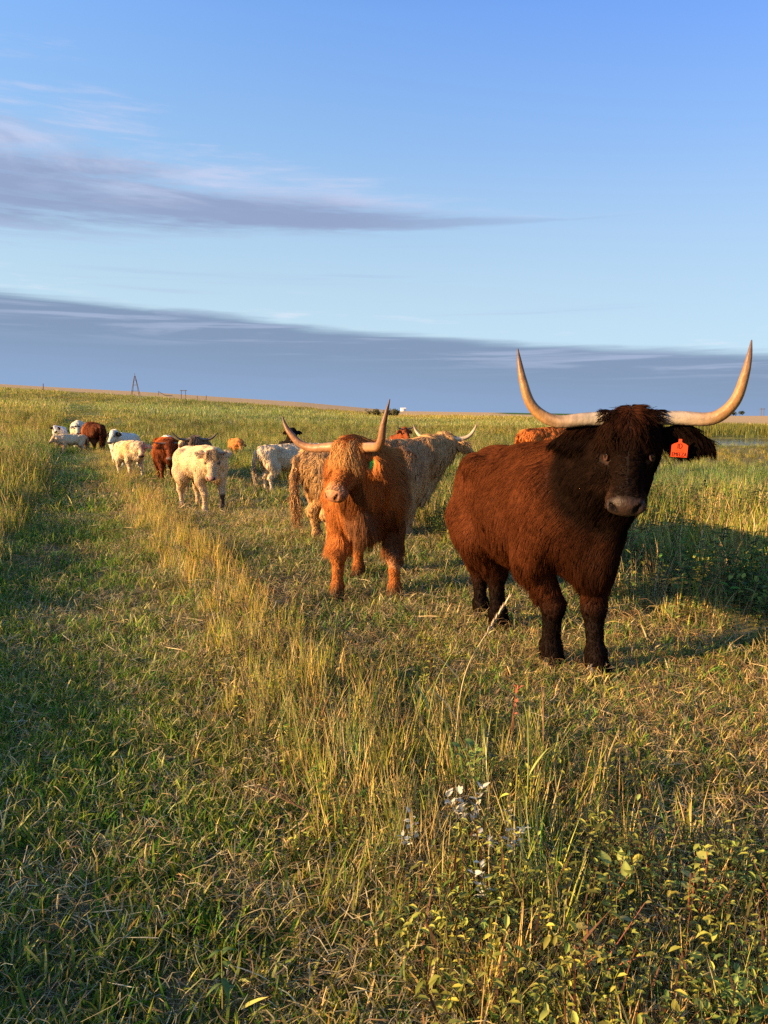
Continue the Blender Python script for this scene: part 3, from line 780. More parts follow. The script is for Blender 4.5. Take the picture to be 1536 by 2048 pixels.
orange, Ho, Bo = build_cow('highland_cow', 'shaggy orange cow with blond forelock and green ear tag, head turned left', 'cow', (*O, gz(*O) - .005), hd, sc, pl, yaw=-36, pitch=54, hs=.92,
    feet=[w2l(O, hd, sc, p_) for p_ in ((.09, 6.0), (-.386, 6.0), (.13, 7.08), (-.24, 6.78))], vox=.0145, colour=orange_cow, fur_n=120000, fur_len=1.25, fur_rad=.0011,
    horns=[hw2([(.09, -.04, -.02), (.20, -.03, .02), (.32, -.02, .07), (.385, .03, .11), (.415, .12, .13), (.445, .22, .13), (.47, .32, .12)]),
           hw2([(-.09, -.04, -.02), (-.22, -.04, .0), (-.36, -.05, .03), (-.47, -.02, .06), (-.55, .06, .09), (-.60, .13, .10), (-.63, .20, .10)])],
    horn_r=.040, horn_cols=TAN_HORN, ear_droop=.75, ear_len=.24, fringe=1300, fringe_len=.215, fringe_col=(.62, .31, .10), lid=(.16, .06, .025), wide=.90, bl=.9, deep=.9, nose=(.36, .15, .07), seed=22, group=G_HERD, skirt=1.3, clump_s=.6, legr=.90, sleek=.7, face_hair=.55, tail_hair=200)

# 3 tan cow behind, seen from the rear quarter
O, hd, sc = (-.15, 9.0), 24.0, .90
tan_c = flat_colour((.46, .27, .115), .18, legs=(.42, .25, .11), patches=[((.5, 0, 1.1), (.5, .6, .3), (.40, .22, .10), False)], seed=3)
build_cow('highland_cow', 'curly tan cow facing away behind the orange cow, pale upswept horns', 'cow', (*O, gz(*O)), hd, sc, (1.19, .13, 1.42), yaw=56, pitch=36, hs=.98,
    vox=.019, colour=tan_c, fur_n=60000, fur_len=1.5, fur_rad=.0022,
    horns=[[(.09, -.04, -.02), (.22, -.05, 0), (.34, -.02, .02), (.42, .06, .04), (.465, .16, .05)], [(-.09, -.04, -.02), (-.22, -.05, 0), (-.34, -.01, .02), (-.42, .09, .04), (-.46, .20, .05)]],
    horn_r=.034, horn_cols=((.55, .45, .32), (.5, .38, .25), (.16, .10, .07)), ear_droop=.2, fringe=500, fringe_len=.2, fringe_col=(.5, .33, .17), seed=33, group=G_HERD, tail_hair=500, clump_s=.8, sleek=0, legr=1.05)

# 4 small white one left of it
O, hd, sc = (-1.88, 15.1), 26.0, .72
build_cow('highland_cow', 'white young cow with curly flank, rump towards us beside the tan cow', 'cow', (*O, gz(*O)), hd, sc, (1.0, 0, 1.30), yaw=10, pitch=45,
    vox=.026, colour=flat_colour((.60, .47, .30), .08, legs=(.6, .47, .33), seed=4), fur_n=16000, fur_len=1.3, fur_rad=.004, seed=44, wide=.9, deep=.82, legr=.85, group=G_HERD, clump_s=.85)
# 5 black calf
O, hd, sc = (-2.42, 18.9), -75.0, .66
build_cow('highland_cow', 'black calf looking over the white cow\'s back', 'calf', (*O, gz(*O)), hd, sc, (1.0, 0, 1.80), yaw=-8, pitch=55,
    vox=.03, colour=flat_colour((.014, .011, .010), .1, seed=5), fur_n=9000, fur_rad=.005, seed=55, wide=.9, deep=.82, legr=.85, group=G_HERD)
# 6 red one peeking over the tan back
O, hd, sc = (.46, 21.6), -80.0, .74
build_cow('highland_cow', 'red-brown cow peeking over the tan cow\'s back, thin horn showing', 'cow', (*O, gz(*O)), hd, sc, (1.0, 0, 1.60), yaw=20, pitch=50,
    vox=.03, colour=flat_colour((.22, .06, .022), .1, seed=6), fur_n=8000, fur_rad=.005, seed=66, wide=.92, deep=.9, legr=.9, group=G_HERD,
    horns=[[(.09, -.04, 0), (.22, -.03, 0), (.34, .03, .02), (.42, .13, .03)], [(-.09, -.04, 0), (-.22, -.03, 0), (-.34, .03, .02), (-.42, .13, .03)]], horn_r=.03, horn_cols=DARK_HORN)
# 7 orange back behind the dark cow
O, hd, sc = (4.15, 17.9), 12.0, .93
build_cow('highland_cow', 'fluffy orange cow mostly hidden behind the dark cow\'s shoulder', 'cow', (*O, gz(*O)), hd, sc, (1.0, 0, 1.2), yaw=10, pitch=45,
    vox=.026, colour=flat_colour((.36, .11, .026), .15, seed=7), fur_n=22000, fur_len=1.7, fur_rad=.004, seed=77, group=G_HERD, clump_s=.85)
# 8 white calf
O, hd, sc = (-2.92, 11.85), -52.0, .775
white_calf = flat_colour((.62, .46, .27), .07, seed=8, patches=[((.10, 0, -.02), (.13, .12, .10), (.54, .38, .21), True), ((.46, .0, .16), (.07, .06, .12), (.10, .07, .05), False), ((.52, .19, .24), (.12, .09, .17), (.09, .065, .05), False)])
build_cow('highland_cow', 'cream white calf with short stubby horns and brown forehead curls, facing us', 'calf', (*O, gz(*O)), hd, sc, (1.0, -.22, 1.30), yaw=-36, pitch=60, hs=1.12,
    feet=[(.50, .20), (.46, -.17), (-.70, .20), (-.62, -.20)], vox=.020, colour=white_calf, fur_n=90000, fur_len=.60, fur_rad=.0016, face_hair=.5, wide=.92, deep=.80, legr=.86,
    horns=[[(.09, -.05, 0), (.20, -.05, .01), (.30, -.02, .02)], [(-.09, -.05, 0), (-.20, -.06, .01), (-.31, -.05, .02)]], horn_r=.03, horn_cols=((.35, .25, .17), (.25, .16, .10), (.06, .04, .03)),
    ear_droop=-.35, ear_len=.22, fringe=500, fringe_len=.16, fringe_col=(.55, .37, .19), nose=(.45, .25, .19), lid=(.2, .13, .1), seed=88, group=G_HERD, skirt=.8, sleek=1.0, clump_s=.25)
# 9 horned cream cow behind the calf
O, hd, sc = (-3.92, 15.2), -72.0, .82
build_cow('highland_cow', 'cream cow with grey-brown face and dark curved horns behind the white calf', 'cow', (*O, gz(*O)), hd, sc, (1.0, 0, 1.38), yaw=-4, pitch=58, hs=1.0,
    vox=.026, colour=flat_colour((.58, .43, .26), .08, face=(.20, .145, .10), seed=9), fur_n=16000, fur_len=1.2, fur_rad=.004,
    horns=[[(.10, -.03, 0), (.24, -.05, 0), (.36, -.03, .02), (.46, .04, .03), (.53, .12, .03)], [(-.10, -.03, 0), (-.24, -.05, 0), (-.36, -.03, .02), (-.46, .05, .03), (-.54, .15, .03)]],
    horn_r=.036, horn_cols=DARK_HORN, fringe=300, fringe_len=.2, fringe_col=(.16, .11, .075), seed=99, wide=.92, deep=.9, legr=.9, group=G_HERD)
# 10 red cow with wide dark horns
O, hd, sc = (-5.02, 17.1), -68.0, .78
build_cow('highland_cow', 'rust red cow with wide level horns and white patch on its back', 'cow', (*O, gz(*O)), hd, sc, (.98, 0, 1.22), yaw=-6, pitch=66, hs=1.0,
    vox=.026, colour=flat_colour((.25, .06, .015), .15, seed=10, patches=[((.30, .05, 1.34), (.35, .14, .14), (.75, .66, .55), False), ((.05, .0, 1.3), (.2, .08, .1), (.7, .6, .5), False)], face=(.14, .04, .016)), fur_n=16000, fur_len=1.1, fur_rad=.004,
    horns=[[(.10, -.05, 0), (.28, -.05, .0), (.46, -.03, .02)], [(-.10, -.05, 0), (-.28, -.05, .0), (-.50, -.02, .02)]], horn_r=.030, horn_cols=DARK_HORN, nose=(.25, .20, .18), seed=110, wide=.92, deep=.9, legr=.9, group=G_HERD)
# 11 cream calf with its tail swung out
O, hd, sc = (-6.28, 18.3), -50.0, .68
build_cow('highland_cow', 'cream calf in mid step with buff shoulders and swinging tail', 'calf', (*O, gz(*O)), hd, sc, (.96, .06, 1.30), yaw=-26, pitch=55, hs=1.02,
    feet=[(.62, .18), (.36, -.18), (-.66, .20), (-.60, -.20)], vox=.028, colour=flat_colour((.64, .50, .30), .06, seed=12, patches=[((.25, 0, 1.05), (.5, .5, .35), (.58, .36, .17), False), ((.12, 0, -.03), (.16, .12, .1), (.36, .25, .17), True)]),
    fur_n=12000, fur_rad=.004, nose=(.07, .05, .045), seed=121, wide=.9, deep=.82, legr=.85, group=G_HERD, tail='swing', tail_hair=60)
# 12 white cow with black ears behind it
O, hd, sc = (-7.75, 22.1), -98.0, .76
SP = (.018, .016, .016)
build_cow('highland_cow', 'white cow with black ears and shoulder spot behind the cream calf', 'cow', (*O, gz(*O)), hd, sc, (.98, .1, 1.46), yaw=-14, pitch=55,
    vox=.03, colour=flat_colour((.66, .61, .50), .04, seed=13, patches=[((.06, .26, -.1), (.2, .17, .2), SP, True), ((.06, -.26, -.1), (.2, .17, .2), SP, True), ((.35, -.15, 1.25), (.14, .14, .12), SP, False)]),
    fur_n=9000, fur_rad=.005, seed=131, wide=.9, deep=.82, legr=.85, group=G_HERD)
# 13 small orange calf, head lowered
O, hd, sc = (-5.18, 26.0), -62.0, .56
build_cow('highland_cow', 'small ginger calf standing alone in grass, head lowered', 'calf', (*O, gz(*O)), hd, sc, (1.0, -.02, 1.10), yaw=-10, pitch=62,
    vox=.032, colour=flat_colour((.42, .17, .05), .12, seed=14), fur_n=9000, fur_len=1.3, fur_rad=.006, seed=141, wide=.9, deep=.82, legr=.85, group=G_HERD)
# 14 far group on the track
O, hd, sc = (-12.2, 31.2), 128.0, .95
build_cow('highland_cow', 'red-brown cow with round shaded rump in the far group on track', 'cow', (*O, gz(*O) - .02), hd, sc, (1.0, 0, .95), yaw=0, pitch=60,
    vox=.036, colour=flat_colour((.10, .03, .012), .12, seed=15, patches=[((.6, 0, .9), (.4, .6, .5), (.30, .10, .03), False)]), fur_n=9000, fur_rad=.007, seed=151, group=G_HERD)  # coat colour carries the shading: body darkened, sunlit neck painted orange
O, hd, sc = (-12.75, 30.2), 216.0, .62
build_cow('highland_cow', 'cream calf walking left in front of the far red-brown cow', 'calf', (*O, gz(*O)), hd, sc, (1.02, 0, 1.25), yaw=20, pitch=45,
    vox=.034, colour=flat_colour((.64, .49, .30), .05, seed=16, face=(.68, .46, .26)), fur_n=6000, fur_rad=.007, seed=161, wide=.9, deep=.82, legr=.85, group=G_HERD)
O, hd, sc = (-14.35, 35.0), -72.0, .92
build_cow('highland_cow', 'big white cow with small dark spots in the far group', 'cow', (*O, gz(*O)), hd, sc, (1.0, 0, 1.18), yaw=10, pitch=60,
    vox=.036, colour=flat_colour((.64, .56, .42), .04, seed=17, patches=[((.1, .25, 1.2), (.12, .1, .12), SP, False), ((.1, -.2, 1.25), (.1, .1, .1), SP, False), ((.12, .0, 0), (.05, .2, .1), SP, True)]), fur_n=7000, fur_rad=.007, seed=171, group=G_HERD)
O, hd, sc = (-15.7, 36.0), -82.0, .68
build_cow('highland_cow', 'white calf with black ears and muzzle, leftmost of the far group', 'calf', (*O, gz(*O)), hd, sc, (.98, 0, 1.40), yaw=25, pitch=55,
    vox=.034, colour=flat_colour((.68, .66, .62), .04, seed=18, patches=[((.06, .28, -.1), (.2, .18, .2), SP, True), ((.06, -.28, -.1), (.2, .18, .2), SP, True), ((.5, 0, -.1), (.12, .14, .14), SP, True), ((.5, .19, .2), (.2, .15, .25), SP, False)]), fur_n=6000, fur_rad=.007, seed=181, wide=.9, deep=.82, legr=.85, group=G_HERD)

# ear tags
def tag_mesh(w_, h_, nk, th=.003):
    pr = [(-w_ / 2, -h_ / 2), (w_ / 2, -h_ / 2), (w_ / 2, h_ * .22), (w_ * .36, h_ * .32), (nk, h_ * .42), (nk, h_ * .62), (-nk, h_ * .62), (-nk, h_ * .42), (-w_ * .36, h_ * .32), (-w_ / 2, h_ * .22)]
    n_ = len(pr); v = [(x_, -th, z_) for x_, z_ in pr] + [(x_, th, z_) for x_, z_ in pr]
    me = bpy.data.meshes.new('ear_tag')
    me.from_pydata(v, [], [list(range(n_)), list(range(2 * n_ - 1, n_ - 1, -1))] + [[(i + 1) % n_, i, n_ + i, n_ + (i + 1) % n_] for i in range(n_)])
    return me
def lettering(txt, size, loc, parent, mat):
    cu = bpy.data.curves.new('lettering', 'FONT'); cu.body = txt; cu.size = size; cu.extrude = .0006; cu.align_x = 'CENTER'; cu.materials.append(mat)
    tmp = bpy.data.objects.new('tmp', cu); me = bpy.data.meshes.new_from_object(tmp); bpy.data.objects.remove(tmp)
    o = link('lettering', me, parent); o.location = loc; o.rotation_euler = (R(90), 0, 0); o.scale = (.8, 1.15, 1); return o
M_tag_o = mat_plain('orange_plastic', (.62, .060, .010), .4, .4, .1, 30)
M_tag_g = mat_plain('green_plastic', (.02, .42, .07), .4, .4, .1, 30)
M_ink = mat_plain('ink', (.02, .006, .004), .7, .1, .05, 30)
M_ink2 = mat_plain('ink_dark', (.01, .08, .02), .6, .2, .05, 30)
def add_tag(root, Hf, mat, side, at, size, face_world, texts):
    me = tag_mesh(size, size * 1.05, size * .10); me.materials.append(mat)
    o = link('ear_tag', me, root); o.location = Hf(*at)
    o.rotation_euler = (0, R(3) * side, R(face_world + 90) - root.rotation_euler.z)
    for tx, sz, zz, mk in texts: lettering(tx, sz, (0, -.0036, zz), o, mk)
    return o
add_tag(dark, Hd, M_tag_o, 1, (.165, .245, -.06), .078, -104, [('ID', .033, .002, M_ink), ('—————', .010, -.012, M_ink), ('EMELZA', .025, -.037, M_ink)])
add_tag(orange, Ho, M_tag_g, 1, (.13, .235, -.13), .066, -80, [('51', .030, -.012, M_ink2)])

# ------------------------------------------------------------------ vegetation: tuft shapes (kept outside the scene, instanced by the stuff objects)
GREEN, LIME, STRAW, BROWN, OLIVE, PALE = (.095, .200, .028), (.31, .315, .050), (.55, .43, .19), (.26, .165, .08), (.20, .205, .048), (.66, .54, .31)
def blades(n, spread, hgt, wid, lean, curl, cols, weights, seg=3, flat=False, seed=0, heads=0.0):
    rg = np.random.default_rng(seed)
    b = np.stack([rg.normal(size=n) * spread, rg.normal(size=n) * spread, np.zeros(n)], -1)
    a = rg.uniform(0, 2 * np.pi, n); dr = np.stack([np.cos(a), np.sin(a), 0 * a], -1); sd = np.stack([-np.sin(a), np.cos(a), 0 * a], -1)
    sd = norm(sd + rg.normal(size=(n, 3)) * .35)
    h = hgt * rg.uniform(.45, 1.15, n); le = rg.uniform(.1, 1, n) * lean; cu = rg.uniform(.2, 1, n) * curl
    t = np.linspace(0, 1, seg + 1)
    if flat:
        P = b[:, None] + (h[:, None] * (t[None] - .5))[..., None] * dr[:, None]
        P[:, :, 2] = rg.uniform(.005, .05, n)[:, None] + (rg.normal(size=n) * .18 * h)[:, None] * (t[None] - .3) + .02 * np.sin(t * 4)[None] * rg.normal(size=(n, 1))
        P[:, :, 2] = np.maximum(P[:, :, 2], .003)
        P += (np.sin(t * 3)[None] * rg.normal(size=(n, 1)) * .22 * h[:, None])[..., None] * sd[:, None]
    else:
        th = le[:, None] + cu[:, None] * t[None] ** 1.3
        dz = np.cos(th); dx = np.sin(th)
        st_ = (h / seg)[:, None]
        zc = np.concatenate([np.zeros((n, 1)), np.cumsum(dz[:, :-1] * st_, 1)], 1); xc = np.concatenate([np.zeros((n, 1)), np.cumsum(dx[:, :-1] * st_, 1)], 1)
        P = b[:, None] + xc[..., None] * dr[:, None]; P[:, :, 2] = zc - .01
    w_ = wid * rg.uniform(.6, 1.3, n)[:, None] * np.array([.75, 1, .75, .4, .3][:seg] + [0])[None]
    Lf, Rt = P - w_[..., None] * sd[:, None] * .5, P + w_[..., None] * sd[:, None] * .5
    V = np.stack([Lf[:, :-1], Rt[:, :-1]], 2).reshape(n, -1, 3); V = np.concatenate([V, P[:, -1:]], 1)
    m_ = V.shape[1]; o = (np.arange(n) * m_)[:, None]
    Q = np.concatenate([o + np.array([2 * i, 2 * i + 1, 2 * i + 3, 2 * i + 2]) for i in range(seg - 1)])
    T = o + np.array([2 * seg - 2, 2 * seg - 1, 2 * seg])
    ci = rg.choice(len(cols), n, p=np.array(weights) / sum(weights)); c = np.array(cols)[ci] * rg.uniform(.7, 1.3, (n, 1))
    c = np.repeat(c, m_, 0)
    V = V.reshape(-1, 3)
    if heads:
        k = rg.random(n) < heads; tip = P[k][:, -1]; pr = P[k][:, -2]; d_ = norm(tip - pr); nh = k.sum()
        hv, hq, hc_, o_ = [], [], [], len(V)
        for tp_, dd in zip(tip, d_):
            a1 = norm(np.cross(dd, rg.normal(size=3))); a2 = np.cross(dd, a1); L = hgt * .16; wd = L * .055
            hv += [tp_, tp_ + dd * L * .4 + a1 * wd, tp_ + dd * L * .4 + a2 * wd, tp_ + dd * L * .4 - a1 * wd, tp_ + dd * L * .4 - a2 * wd, tp_ + dd * L]
            hq += [[o_, o_ + 1, o_ + 2], [o_, o_ + 2, o_ + 3], [o_, o_ + 3, o_ + 4], [o_, o_ + 4, o_ + 1], [o_ + 5, o_ + 2, o_ + 1], [o_ + 5, o_ + 3, o_ + 2], [o_ + 5, o_ + 4, o_ + 3], [o_ + 5, o_ + 1, o_ + 4]]; o_ += 6
        if nh:
            V = np.concatenate([V, np.array(hv)]); T = np.concatenate([T, np.array(hq)]); c = np.concatenate([c, np.tile((.36, .26, .13), (len(hv), 1)) * rg.uniform(.7, 1.2, (len(hv), 1))])
    return V, Q, T, c

def weed(n_st, hgt, leaf, cols, seed, per=9, spread=.05):
    """stems with small folded leaves"""
    rg = np.random.default_rng(seed); V, Q, T, c = blades(n_st, spread, hgt, .006, .35, .3, [(.09, .08, .03), (.14, .07, .04)], [1, .6], seed=seed)
    P = V.reshape(n_st, -1, 3); vs, qs, cs, ts, o_ = [V], [Q], [c], [T], len(V)
    ti = 0
    for i in range(n_st):
        for k in range(per):
            u_ = (k + 1.2) / (per + .5); a_, b_ = P[i, 2], P[i, 6]
            z = u_ * 3; i0 = min(int(z), 2); pts4 = [P[i, 0], P[i, 2], P[i, 4], P[i, 6]]
            pt = pts4[i0] + (pts4[i0 + 1] - pts4[i0]) * (z - i0)
            az_ = k * 2.4 + rg.uniform(0, .8); d_ = np.array([math.cos(az_), math.sin(az_), rg.uniform(-.1, .8)]); d_ /= np.linalg.norm(d_)
            sd = norm(np.cross(d_, [0, 0, 1.])); L = leaf * rg.uniform(.6, 1.2); up_ = np.array([0, 0, 1.]) * L * .1
            dn = np.array([0, 0, -1.]) * L * rg.uniform(.0, .35)
            vs.append(np.array([pt, pt + d_ * L * .32 + sd * L * .20 + up_, pt + d_ * L * .70 + sd * L * .17 + up_ + dn * .4, pt + d_ * L + dn, pt + d_ * L * .70 - sd * L * .17 + up_ + dn * .4, pt + d_ * L * .32 - sd * L * .20 + up_, pt + d_ * L * .55 - up_ * .4]))
            qs.append(np.array([[o_, o_ + 6, o_ + 2, o_ + 1], [o_ + 6, o_ + 3, o_ + 3, o_ + 2], [o_ + 6, o_ + 4, o_ + 4, o_ + 3], [o_, o_ + 5, o_ + 4, o_ + 6]])[[0, 3]])
            ts.append(np.array([[o_ + 6, o_ + 3, o_ + 2], [o_ + 6, o_ + 4, o_ + 3]])); o_ += 7
            cc = np.array(cols[rg.integers(len(cols))]) * rg.uniform(.7, 1.35); cs.append(np.tile(cc, (7, 1)))
    return np.concatenate(vs), np.concatenate(qs), np.concatenate(ts), np.concatenate(cs)

M_leaf = mat_leaf('grass_blade')
def proto_coll(name, items):
    c = bpy.data.collections.new(name)
    for i, (V, Q, T, cl) in enumerate(items):
        me = mesh_from(name, V, [Q, T], M_leaf, np.clip(cl, 0, 1)); o = bpy.data.objects.new('%s_%02d' % (name, i), me); c.objects.link(o)
    return c

def scatter(name, label, pts, rot, scl, idx, tint, coll):
    me = bpy.data.meshes.new(name); n = len(pts)
    me.vertices.add(n); me.vertices.foreach_set('co', np.asarray(pts, np.float32).ravel())
    for an, ty, key, arr in (('rot', 'FLOAT_VECTOR', 'vector', rot), ('scl', 'FLOAT_VECTOR', 'vector', scl), ('idx', 'INT', 'value', idx)):
        a = me.attributes.new(an, ty, 'POINT'); a.data.foreach_set(key, np.ascontiguousarray(np.asarray(arr, np.int32 if ty == 'INT' else np.float32)).ravel())
    a = me.attributes.new('tint', 'FLOAT_COLOR', 'POINT'); c4 = np.ones((n, 4), np.float32); c4[:, :3] = tint; a.data.foreach_set('color', c4.ravel())
    o = link(name, me)
    g = bpy.data.node_groups.new(name, 'GeometryNodeTree')
    g.interface.new_socket('Geometry', in_out='INPUT', socket_type='NodeSocketGeometry'); g.interface.new_socket('Geometry', in_out='OUTPUT', socket_type='NodeSocketGeometry')
    gi, go = g.nodes.new('NodeGroupInput'), g.nodes.new('NodeGroupOutput')
    ci = g.nodes.new('GeometryNodeCollectionInfo'); ci.inputs['Collection'].default_value = coll
    ci.inputs['Separate Children'].default_value = True; ci.inputs['Reset Children'].default_value = True
    ip = g.nodes.new('GeometryNodeInstanceOnPoints'); ip.inputs['Pick Instance'].default_value = True
    def attr(nm, ty):
        a_ = g.nodes.new('GeometryNodeInputNamedAttribute'); a_.data_type = ty; a_.inputs[0].default_value = nm; return a_.outputs[0]
    g.links.new(gi.outputs[0], ip.inputs['Points']); g.links.new(ci.outputs[0], ip.inputs['Instance'])
    g.links.new(attr('idx', 'INT'), ip.inputs['Instance Index'])
    g.links.new(attr('rot', 'FLOAT_VECTOR'), ip.inputs['Rotation']); g.links.new(attr('scl', 'FLOAT_VECTOR'), ip.inputs['Scale'])
    g.links.new(ip.outputs[0], go.inputs[0])
    md = o.modifiers.new('scatter', 'NODES'); md.node_group = g
    tag(o, label, None, None, 'stuff'); return o

def sample(r0, r1, dens, a0=-48, a1=48, seed=0):
    rg = np.random.default_rng(seed); ar = (R(a1) - R(a0)) / 2 * (r1 ** 2 - r0 ** 2); n = int(ar * dens)
    r = np.sqrt(rg.uniform(r0 ** 2, r1 ** 2, n)); a = rg.uniform(R(a0), R(a1), n)
    return np.stack([r * np.sin(a), r * np.cos(a)], -1), rg
COWS = [(o.location.x, o.location.y, o.scale.x, o.rotation_euler.z) for o in C.objects if o.name.startswith('highland_cow') and o.parent is None]
def clear_of_cows(p, pad=.12):
    k = np.ones(len(p), bool)
    for x_, y_, s_, rz in COWS:
        dx, dy = p[:, 0] - x_, p[:, 1] - y_; u_, v_ = dx * math.cos(rz) + dy * math.sin(rz), -dx * math.sin(rz) + dy * math.cos(rz)
        k &= ~((np.abs(u_) < .95 * s_ + pad) & (np.abs(v_) < .36 * s_ + pad))
    return k
def put(name, label, p, rg, coll, ncoll, size, tint, tilt=.12, squash=None):
    n = len(p); z = height(p[:, 0], p[:, 1])
    rot = np.stack([rg.normal(size=n) * tilt, rg.normal(size=n) * tilt, rg.uniform(0, 6.28, n)], -1)
    sz = np.broadcast_to(size, (n,)) * rg.uniform(.7, 1.3, n); scl = np.stack([sz, sz, sz * (squash if squash is not None else 1)], -1)
    scatter(name, label, np.stack([p[:, 0], p[:, 1], z], -1), rot, scl, rg.integers(0, ncoll, n), tint, coll)
def tints(p, rg, amt=.18, warm=.12, f=.8, sd=2):
    n = len(p); b = 1 + amt * rg.normal(size=n) + .20 * pnoise(p, f, sd); w_ = warm * rg.normal(size=n) + .22 * pnoise(p, f * .6, sd + 1)
    return np.clip(np.stack([b * (1 + w_), b * (1 + .25 * w_), b * (1 - .5 * w_)], -1), .25, 2.2)

T_short = proto_coll('short_tuft', [blades(18, .04, .085, .0066, 1.0, 1.1, [GREEN, LIME, OLIVE, STRAW, BROWN], [5, 2.4, 2.4, 2.0, .7], seed=100 + i) for i in range(6)])
T_straw = proto_coll('straw_tuft', [blades(17, .07, .125, .0028, 0, 0, [STRAW, PALE, BROWN], [4, 1.6, 3.0], seg=3, flat=True, seed=120 + i) for i in range(6)])
T_tall = proto_coll('tall_tuft', [blades(22, .05, .36, .0066, .30, .6, [LIME, OLIVE, STRAW, GREEN], [4, 1.2, 4.6, 1.0], seed=140 + i, heads=.05) for i in range(6)])
T_dry = proto_coll('dry_tuft', [blades(14, .05, .38, .0036, .45, .6, [STRAW, PALE, BROWN, OLIVE], [5, 2, 2, 1], seed=160 + i, heads=.3) for i in range(5)])
T_weed = proto_coll('weed_tuft', [weed(5, .30, .040, [OLIVE, GREEN, LIME, (.07, .10, .04)], 180 + i) for i in range(5)])
T_mead = proto_coll('meadow_tuft', [blades(44, .16, .52, .012, .30, .65, [LIME, OLIVE, GREEN, STRAW], [4.4, 3.5, 1.6, 2.6], seed=200 + i, heads=.10) for i in range(5)])
T_mweed = proto_coll('meadow_weed', [weed(9, .48, .085, [OLIVE, GREEN, LIME, (.06, .085, .025)], 220 + i, per=10, spread=.14) for i in range(4)])
T_far = proto_coll('far_tuft', [blades(60, .45, .62, .035, .3, .6, [LIME, OLIVE, GREEN, STRAW], [4.4, 3.5, 1.6, 2.6], seg=2, seed=240 + i) for i in range(4)])
T_reed = proto_coll('reed_tuft', [blades(50, .35, .75, .03, .10, .25, [(.06, .085, .02), OLIVE, (.09, .10, .03)], [3, 3, 1], seed=260 + i) for i in range(3)])

def zone(p):
    s_ = stripe(p[:, 0], p[:, 1]) + .12 * pnoise(p, 1.1, 51)
    return s_

# mown sward of the two wheel tracks
for r0, r1, dens, size, sd in ((.9, 5.0, 520, 1.0, 1), (5.0, 12, 190, 1.35, 2), (12, 32, 40, 2.2, 3), (32, 60, 7, 3.5, 4)):
    p, rg = sample(r0, r1, dens, seed=sd); s_ = zone(p); p = p[(s_ > -.75) & (s_ < 4.5)]
    thin = pnoise(p, 1.7, 61); p = p[rg.random(len(p)) < .78 + .35 * thin]
    tk = sstep(.75, .35, stripe(p[:, 0], p[:, 1]))[:, None]; put('mown_grass', 'short mown green grass along the tracks', p, rg, T_short, 6, size, tints(p, rg, f=1.4, sd=11) * (1 - tk + tk * np.array([.80, 1.05, .72])), .2)
for r0, r1, dens, size, sd in ((60, 145, 1.1, .9, 41),):
    p, rg = sample(r0, r1, dens, seed=sd); s_ = stripe(p[:, 0], p[:, 1]); p = p[(s_ > -1.1) & (s_ < 3.8)]
    put('mown_grass', 'short mown green grass along the far track', p, rg, T_far, 4, size, tints(p, rg, f=.3, sd=11), .1, .22)
# straw litter
for r0, r1, dens, size, sd in ((.9, 5.0, 300, 1.0, 5), (5.0, 12, 110, 1.4, 6), (12, 32, 18, 2.2, 7)):
    p, rg = sample(r0, r1, dens, seed=sd); s_ = zone(p); p = p[(s_ > -.6) & (s_ < 4.6)]
    thin = pnoise(p, 1.3, 71) + .5 * np.exp(-((stripe(p[:, 0], p[:, 1]) - 3.2) / 1.2) ** 2); p = p[rg.random(len(p)) < (.70 + .6 * thin) * (.70 + .30 * sstep(.3, .9, stripe(p[:, 0], p[:, 1])))]
    put('straw_litter', 'dry cut straw lying on the mown grass', p, rg, T_straw, 6, size, tints(p, rg, .25, .08, sd=12), .12)
# ridge of taller grass between the tracks, with the weedy corner
for r0, r1, dens, size, sd in ((.9, 5.0, 95, .72, 8), (5.0, 12, 66, .76, 9), (12, 40, 22, 1.05, 10)):
    p, rg = sample(r0, r1, dens, seed=sd); s_ = zone(p)
    nr = sstep(4.4, 2.8, p[:, 1])
    w_ = sstep(.62, .95, s_) * (1 - sstep(1.25 + .75 * nr, 1.55 + .75 * nr, s_)) + .8 * (p[:, 1] < 2.3 + .12 * pnoise(p, 3, 5)) * sstep(.25, .6, p[:, 0])
    p = p[rg.random(len(p)) < w_]; p = p[clear_of_cows(p)]
    q = rg.random(len(p)); hs_ = (.72 + .35 * pnoise(p, 1.2, 15)) * np.where((p[:, 1] < 2.35) & (p[:, 0] > .5), .75, 1.0)
    a_ = q < .52; put('ridge_grass', 'taller sunlit grass on the ridge between tracks', p[a_], rg, T_tall, 6, size * hs_[a_], tints(p[a_], rg, sd=13) * np.array([1.18, 1.08, .82]))
    a_ = (q >= .52) & (q < .84); put('dry_stalks', 'dry seed stalks among the ridge grass', p[a_], rg, T_dry, 5, size * hs_[a_], tints(p[a_], rg, sd=14) * np.array([1.15, 1.06, .85]))
    a_ = q >= .84; put('low_weeds', 'leafy low weeds among the ridge grass', p[a_], rg, T_weed, 5, size * .8, tints(p[a_], rg, sd=15))
p, rg = sample(1.0, 2.9, 120, -10, 48, seed=30); k_ = (p[:, 1] < 2.32 + .15 * pnoise(p, 3, 5)) & (p[:, 0] > .12 + .1 * pnoise(p, 4, 6)); p = p[k_]
T_corner = proto_coll('corner_weed', [weed(4, .24, .028, [(.40, .40, .07), (.46, .44, .08), OLIVE, (.32, .37, .06)], 280 + i, per=8, spread=.035) for i in range(5)])
put('low_weeds', 'dense yellow-green leafy weeds in the near corner', p, rg, T_corner, 5, .95, tints(p, rg, sd=31), .15)
p, rg = sample(1.6, 5.0, 26, -20, 30, seed=32); s_ = zone(p); p = p[(s_ > .7) & (s_ < 2.2)]
put('low_weeds', 'leafy weeds low in the near ridge', p, rg, T_corner, 5, .85, tints(p, rg, sd=33), .15)
